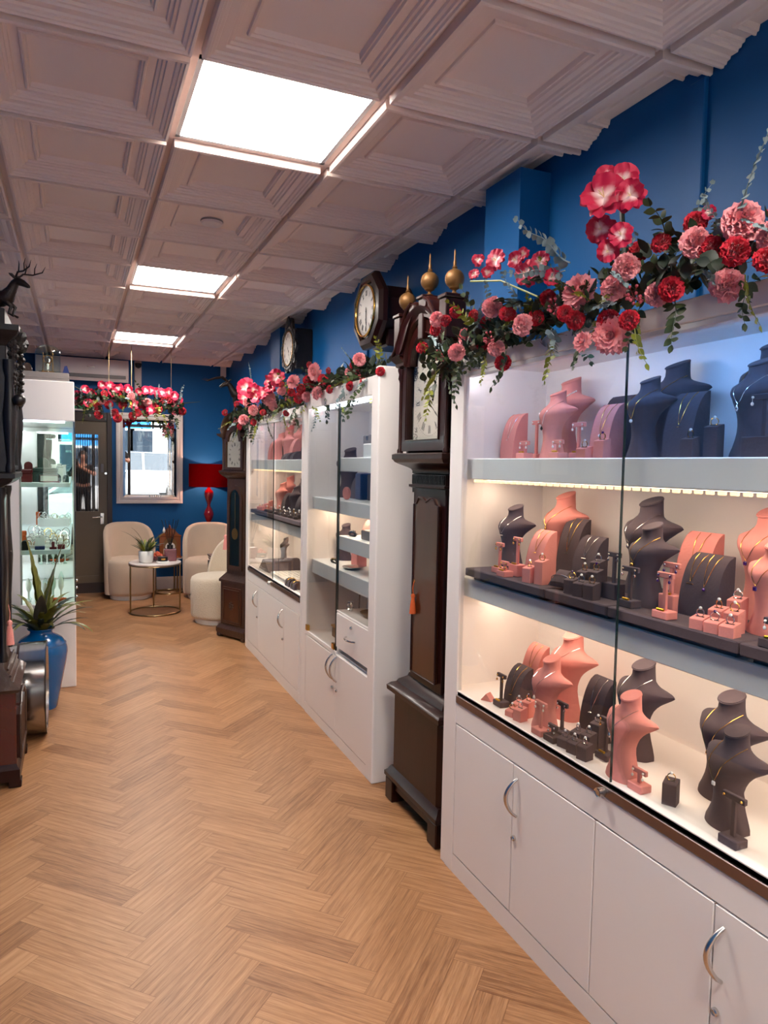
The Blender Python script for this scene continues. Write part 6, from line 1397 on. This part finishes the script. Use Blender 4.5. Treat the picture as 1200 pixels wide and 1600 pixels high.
# ------------------------------------------------------------ the photographer, seen in the glass of the back door
def person():
    t = thing('person', 'person in dark clothes with bare forearms holding up a phone, mirrored in the door glass', 'person', (.15, -.62, 0))
    J = {}; vs = []; es = []; rad = []
    def v(n, p, r, q=None):
        J[n] = len(vs); vs.append(p); rad.append(r)
        if q is not None: es.append((J[q], J[n]))
    v('pel', (0, 0, .94), (.155, .115)); v('wst', (0, .01, 1.08), (.14, .10), 'pel'); v('chs', (0, .015, 1.26), (.165, .115), 'wst'); v('sho', (0, .01, 1.38), (.13, .085), 'chs'); v('nck', (0, .02, 1.47), (.055, .055), 'sho'); v('nk2', (0, .03, 1.52), (.052, .052), 'nck')
    v('hd1', (0, .045, 1.58), (.070, .078), 'nk2'); v('hd2', (0, .04, 1.65), (.076, .090), 'hd1'); v('hd3', (0, .035, 1.70), (.062, .075), 'hd2')
    for s, n in ((-1, 'l'), (1, 'r')):
        v(n+'sh', (s*.17, .01, 1.385), (.062, .062), 'sho'); v(n+'el', (s*.27, .13, 1.20), (.043, .043), n+'sh'); v(n+'wr', (s*.035-.13, .36, 1.42), (.028, .028), n+'el')
        v(n+'pm', (s*.025-.145, .41, 1.47), (.036, .02), n+'wr')
        v(n+'hp', (s*.09, 0, .86), (.095, .095), 'pel'); v(n+'kn', (s*.10, .03, .50), (.062, .062), n+'hp'); v(n+'an', (s*.11, 0, .10), (.042, .042), n+'kn'); v(n+'ft', (s*.12, .12, .05), (.045, .035), n+'an')
    def skin(name, vs, es, rad, mt, sub=2, root=0):
        me = bpy.data.meshes.new(name); me.from_pydata(vs, es, []); o = link(name, me, t); me.materials.append(mt)
        m = o.modifiers.new('skin', 'SKIN'); m.use_smooth_shade = True
        for i, r_ in enumerate(rad): me.skin_vertices[0].data[i].radius = r_
        me.skin_vertices[0].data[root].use_root = True
        s_ = o.modifiers.new('sub', 'SUBSURF'); s_.levels = sub; s_.render_levels = sub; return o
    M_skin = mat('skin', (206, 150, 126), .5)
    ob = bpy.data.meshes.new('body'); 
    import itertools
    body_me = bpy.data.meshes.new('tmp')
    tmp = bpy.data.objects.new('tmp', body_me); body_me.from_pydata(vs, es, []); COL.objects.link(tmp)
    tmp.modifiers.new('skin', 'SKIN')
    if not body_me.skin_vertices: pass
    bpy.data.objects.remove(tmp)
    bpy.context.view_layer.update()
    # a SKIN modifier needs a skin layer: make it with bmesh
    def skin2(name, vs, es, rad, mt, sub=2):
        me = bpy.data.meshes.new(name); bm = bmesh.new(); lay = bm.verts.layers.skin.verify(); bv = []
        for p, r_ in zip(vs, rad):
            q = bm.verts.new(p); q[lay].radius = r_; bv.append(q)
        bv[0][lay].use_root = True
        for a, b in es: bm.edges.new((bv[a], bv[b]))
        bm.to_mesh(me); bm.free(); me.materials.append(mt); o = link(name, me, t)
        m = o.modifiers.new('skin', 'SKIN'); m.use_smooth_shade = True; s_ = o.modifiers.new('sub', 'SUBSURF'); s_.levels = sub; s_.render_levels = sub; return o
    skin2('body', vs, es, rad, M_skin)
    # hands: five fingers each, curled about the phone
    for s in (-1, 1):
        fv = [(s*.025-.145, .41, 1.465)]; fr_ = [(.026, .018)]; fe = []
        for k in range(4):
            z = 1.448+.018*k; base = (s*.040-.145, .425, z); tip1 = (s*.050-.145, .452, z+.004); tip2 = (s*.030-.145, .468, z+.006-.002*k)
            i = len(fv); fv += [base, tip1, tip2]; fr_ += [(.0095, .0095), (.0088, .0088), (.0075, .0075)]; fe += [(0, i), (i, i+1), (i+1, i+2)]
        i = len(fv); fv += [(s*.02-.145, .425, 1.455), (s*.012-.145, .438, 1.475)]; fr_ += [(.011, .011), (.0095, .0095)]; fe += [(0, i), (i, i+1)]
        skin2('hand', fv, fe, fr_, M_skin, 1)
    M_cloth = mat('black_clothes', (26, 24, 28), .9)
    M_shirt = M_cloth
    k = 1.16
    tv, te, tr_, idx = [], [], [], {}
    for n in ('pel', 'wst', 'chs', 'sho', 'lsh', 'rsh'):
        idx[n] = len(tv); tv.append(vs[J[n]]); q = rad[J[n]]; tr_.append((q[0]*k+.006, q[1]*k+.006))
    for a, b in (('pel', 'wst'), ('wst', 'chs'), ('chs', 'sho'), ('sho', 'lsh'), ('sho', 'rsh')): te.append((idx[a], idx[b]))
    for n in 'lr':
        a = Vector(vs[J[n+'sh']]); b = Vector(vs[J[n+'el']]); p = a.lerp(b, .75); te.append((idx[n+'sh'], len(tv))); tv.append(tuple(p)); tr_.append((.062, .062))
    skin2('shirt', tv, te, tr_, M_shirt)
    tv, te, tr_ = [vs[J['pel']]], [], [(.17, .13)]
    for n in 'lr':
        i = len(tv); tv += [vs[J[n+'hp']], vs[J[n+'kn']], vs[J[n+'an']]]; tr_ += [(.11, .11), (.078, .078), (.062, .062)]; te += [(0, i), (i, i+1), (i+1, i+2)]
    skin2('trousers', tv, te, tr_, mat('dark_trousers', (32, 32, 40), .9))
    for n in 'lr': 
        p = vs[J[n+'an']]; MB().loft([[(p[0]+w_*math.cos(a)*.05, p[1]+.06+l_*math.sin(a)*.13, z) for a in [2*PI*i/16 for i in range(16)]] for w_, l_, z in ((.9, .98, 0), (1, 1, .02), (.95, .95, .06), (.7, .6, .10))]).build('shoe', M_black, t)
    hr = MB(); hr.lathe([(.001, .115), (.05, .105), (.085, .06), (.098, 0), (.092, -.06), (.06, -.10)], 20, (0, .012, 1.665), cap=False)
    hr.build('hair', mat('dark_brown_hair', (54, 36, 28), .6), t, smooth=60)
    # face
    fz = 1.60; fy = .118
    MB().tube([(0, fy+.0, fz+.035), (0, fy+.018, fz-.005), (0, fy+.006, fz-.014)], [.006, .011, .008], 8).build('nose', M_skin, t, smooth=60)
    for s in (-1, 1):
        MB().ball((s*.028, fy-.006, fz+.030), .0105, 10).build('eye', M_pot, t); MB().ball((s*.028, fy+.003, fz+.030), .0045, 8).build('pupil', M_black, t)
        MB().lathe([(.001, 0), (.018, .002), (.02, .008), (.012, .008)], 12).build('ear', M_skin, t, loc=(s*.083, .04, fz+.02)).rotation_euler = (0, s*PI/2, 0)
    MB().tube([(-.022, fy-.002, fz-.038), (0, fy+.004, fz-.036), (.022, fy-.002, fz-.038)], [.003, .006, .003], 6).build('lips', mat('lips', (170, 86, 82), .5), t)
    return t
person()
t = thing('phone', 'black phone held up by the mirrored person', 'phone', (.005, -.165, 1.50)); MB().box(-.036, -.004, -.075, .036, .004, .075, .004).build('body', M_black, t); MB().ball((-.02, .004, .055), .006, 8).build('lens', M_darkglass, t)

# ------------------------------------------------------------ the street outside the shop window
M_asph = mat('street_asphalt', (118, 114, 110), .9, var=.15, vscale=3); M_pave = mat('pale_paving', (196, 190, 182), .85, var=.08, vscale=5)
struct('ground_pavement', MB().box(-9, -4.2, -.25, 11, YF-T_, -.02), M_pave)
struct('ground_street', MB().box(-20, -16, -.32, 22, -4.2, -.12), M_asph)
def house(name, lab, x0, x1, y, h, mt, nfl=2, door_=None):
    o = ((x0+x1)/2, y, -.12); t = thing(name, lab, 'building', o); m = MB(o).box(x0, y-6, -.12, x1, y, h); m.build('wall', mt, t)
    n = max(2, int((x1-x0)/1.7))
    for f_ in range(nfl):
        for k in range(n):
            cx = x0+(x1-x0)*(k+.5)/n; z0_ = .6+f_*2.9
            w_ = MB(o).box(cx-.5, y, z0_, cx+.5, y+.06, z0_+1.5, .01).build('window', M_pot, t); MB(o).box(cx-.42, y+.055, z0_+.08, cx+.42, y+.066, z0_+1.42).build('pane', mat_pane, w_)
    MB(o).prism([(y-6.2, h), (y+.25, h), (y-3, h+1.8)], x0, x1, 'x').build('roof', M_grey, t)
    return t
mat_pane = mat('dark_window_glass', (50, 60, 72), .05, coat=1)
house('building', 'cream terraced shop across the street outside', -7, -.5, -11.5, 6.2, mat('cream_render', (232, 224, 206), .8))
house('building', 'bright blue narrow shopfront across the street outside', -.4, 1.05, -11.45, 6.0, mat('bright_blue_front', (20, 130, 210), .6))
house('building', 'white terraced house across the street outside', 1.15, 9.5, -11.5, 6.4, mat('white_render', (240, 238, 232), .8))
def car(lab, loc, rz, mt):
    t = thing('car', lab, 'car', loc, rz)
    # profile along x (front +x), half width 0.85
    body = [(-2.05, .35), (-2.08, .62), (-2.0, .88), (-1.6, .94), (.75, .95), (1.6, .84), (2.0, .70), (2.06, .45), (2.0, .28), (1.75, .24), (-1.8, .24)]
    top = [(-1.75, .93), (-1.45, 1.30), (-1.1, 1.43), (.0, 1.45), (.35, 1.36), (1.0, .94)]
    def sec(poly, ws): return [[(x, y*1.0, z) for x, z in poly] for y in ws]
    m = MB(); m.loft([[(x*k, y, .6+(z-.6)*q_) for x, z in body] for y, k, q_ in ((-.86, .965, .85), (-.83, .99, .96), (-.7, 1, 1), (.7, 1, 1), (.83, .99, .96), (.86, .965, .85))]); m.build('body', mt, t, smooth=40)
    m = MB(); m.loft([[(x*(1 if z < 1 else k), y*(1 if z < 1 else k2), z) for x, z in top] for y, k, k2 in ((-.80, .96, .80), (-.70, 1, .92), (.70, 1, .92), (.80, .96, .80))]); m.build('cabin_glass', mat_pane, t, smooth=30)
    m = MB(); m.loft([[(x, y, z) for x, z in [(-1.42, 1.33), (-1.1, 1.455), (0, 1.475), (.33, 1.385), (0, 1.44), (-1.1, 1.42)]] for y in (-.60, .60)])
    for s in (-1, 1):
        for p, q_ in (((-1.74, .93), (-1.40, 1.33)), ((1.0, .94), (.33, 1.38)), ((-.35, .94), (-.35, 1.45))): m.tube([(p[0], s*.80, p[1]), (q_[0], s*.64, q_[1])], .035, 6)
    m.build('roof', mt, t, smooth=30)
    for x in (-1.3, 1.3):
        for s in (-1, 1):
            w_ = MB().tube([(x, s*.70, .31), (x, s*.88, .31)], .31, 24).build('wheel', M_black, t); MB().tube([(x, s*.86, .31), (x, s*.895, .31)], .19, 16).build('hub', M_silver, w_)
    for s in (-1, 1):
        MB().box(-2.09, s*.55, .62, -1.98, s*.83, .82, .02).build('tail_light', mat('tail_light_red', (190, 16, 20), .3, coat=1) if s < 0 else bpy.data.materials['tail_light_red'], t)
        MB().box(1.93, s*.5, .58, 2.06, s*.8, .74, .02).build('headlight', M_silver, t)
    MB().box(-2.10, -.26, .50, -2.06, .26, .61).build('number_plate', M_pot, t)
    return t
M_car = mat('white_car_paint', (190, 192, 196), .2, coat=1)
car('white hatchback parked on the street outside the shop window', (.3, -5.4, -.12), R(172), M_car)
car('silver-grey car parked farther along the street outside', (5.2, -5.5, -.12), R(178), mat('silver_car_paint', (190, 194, 198), .25, .4, coat=1))
bpy.context.view_layer.update()
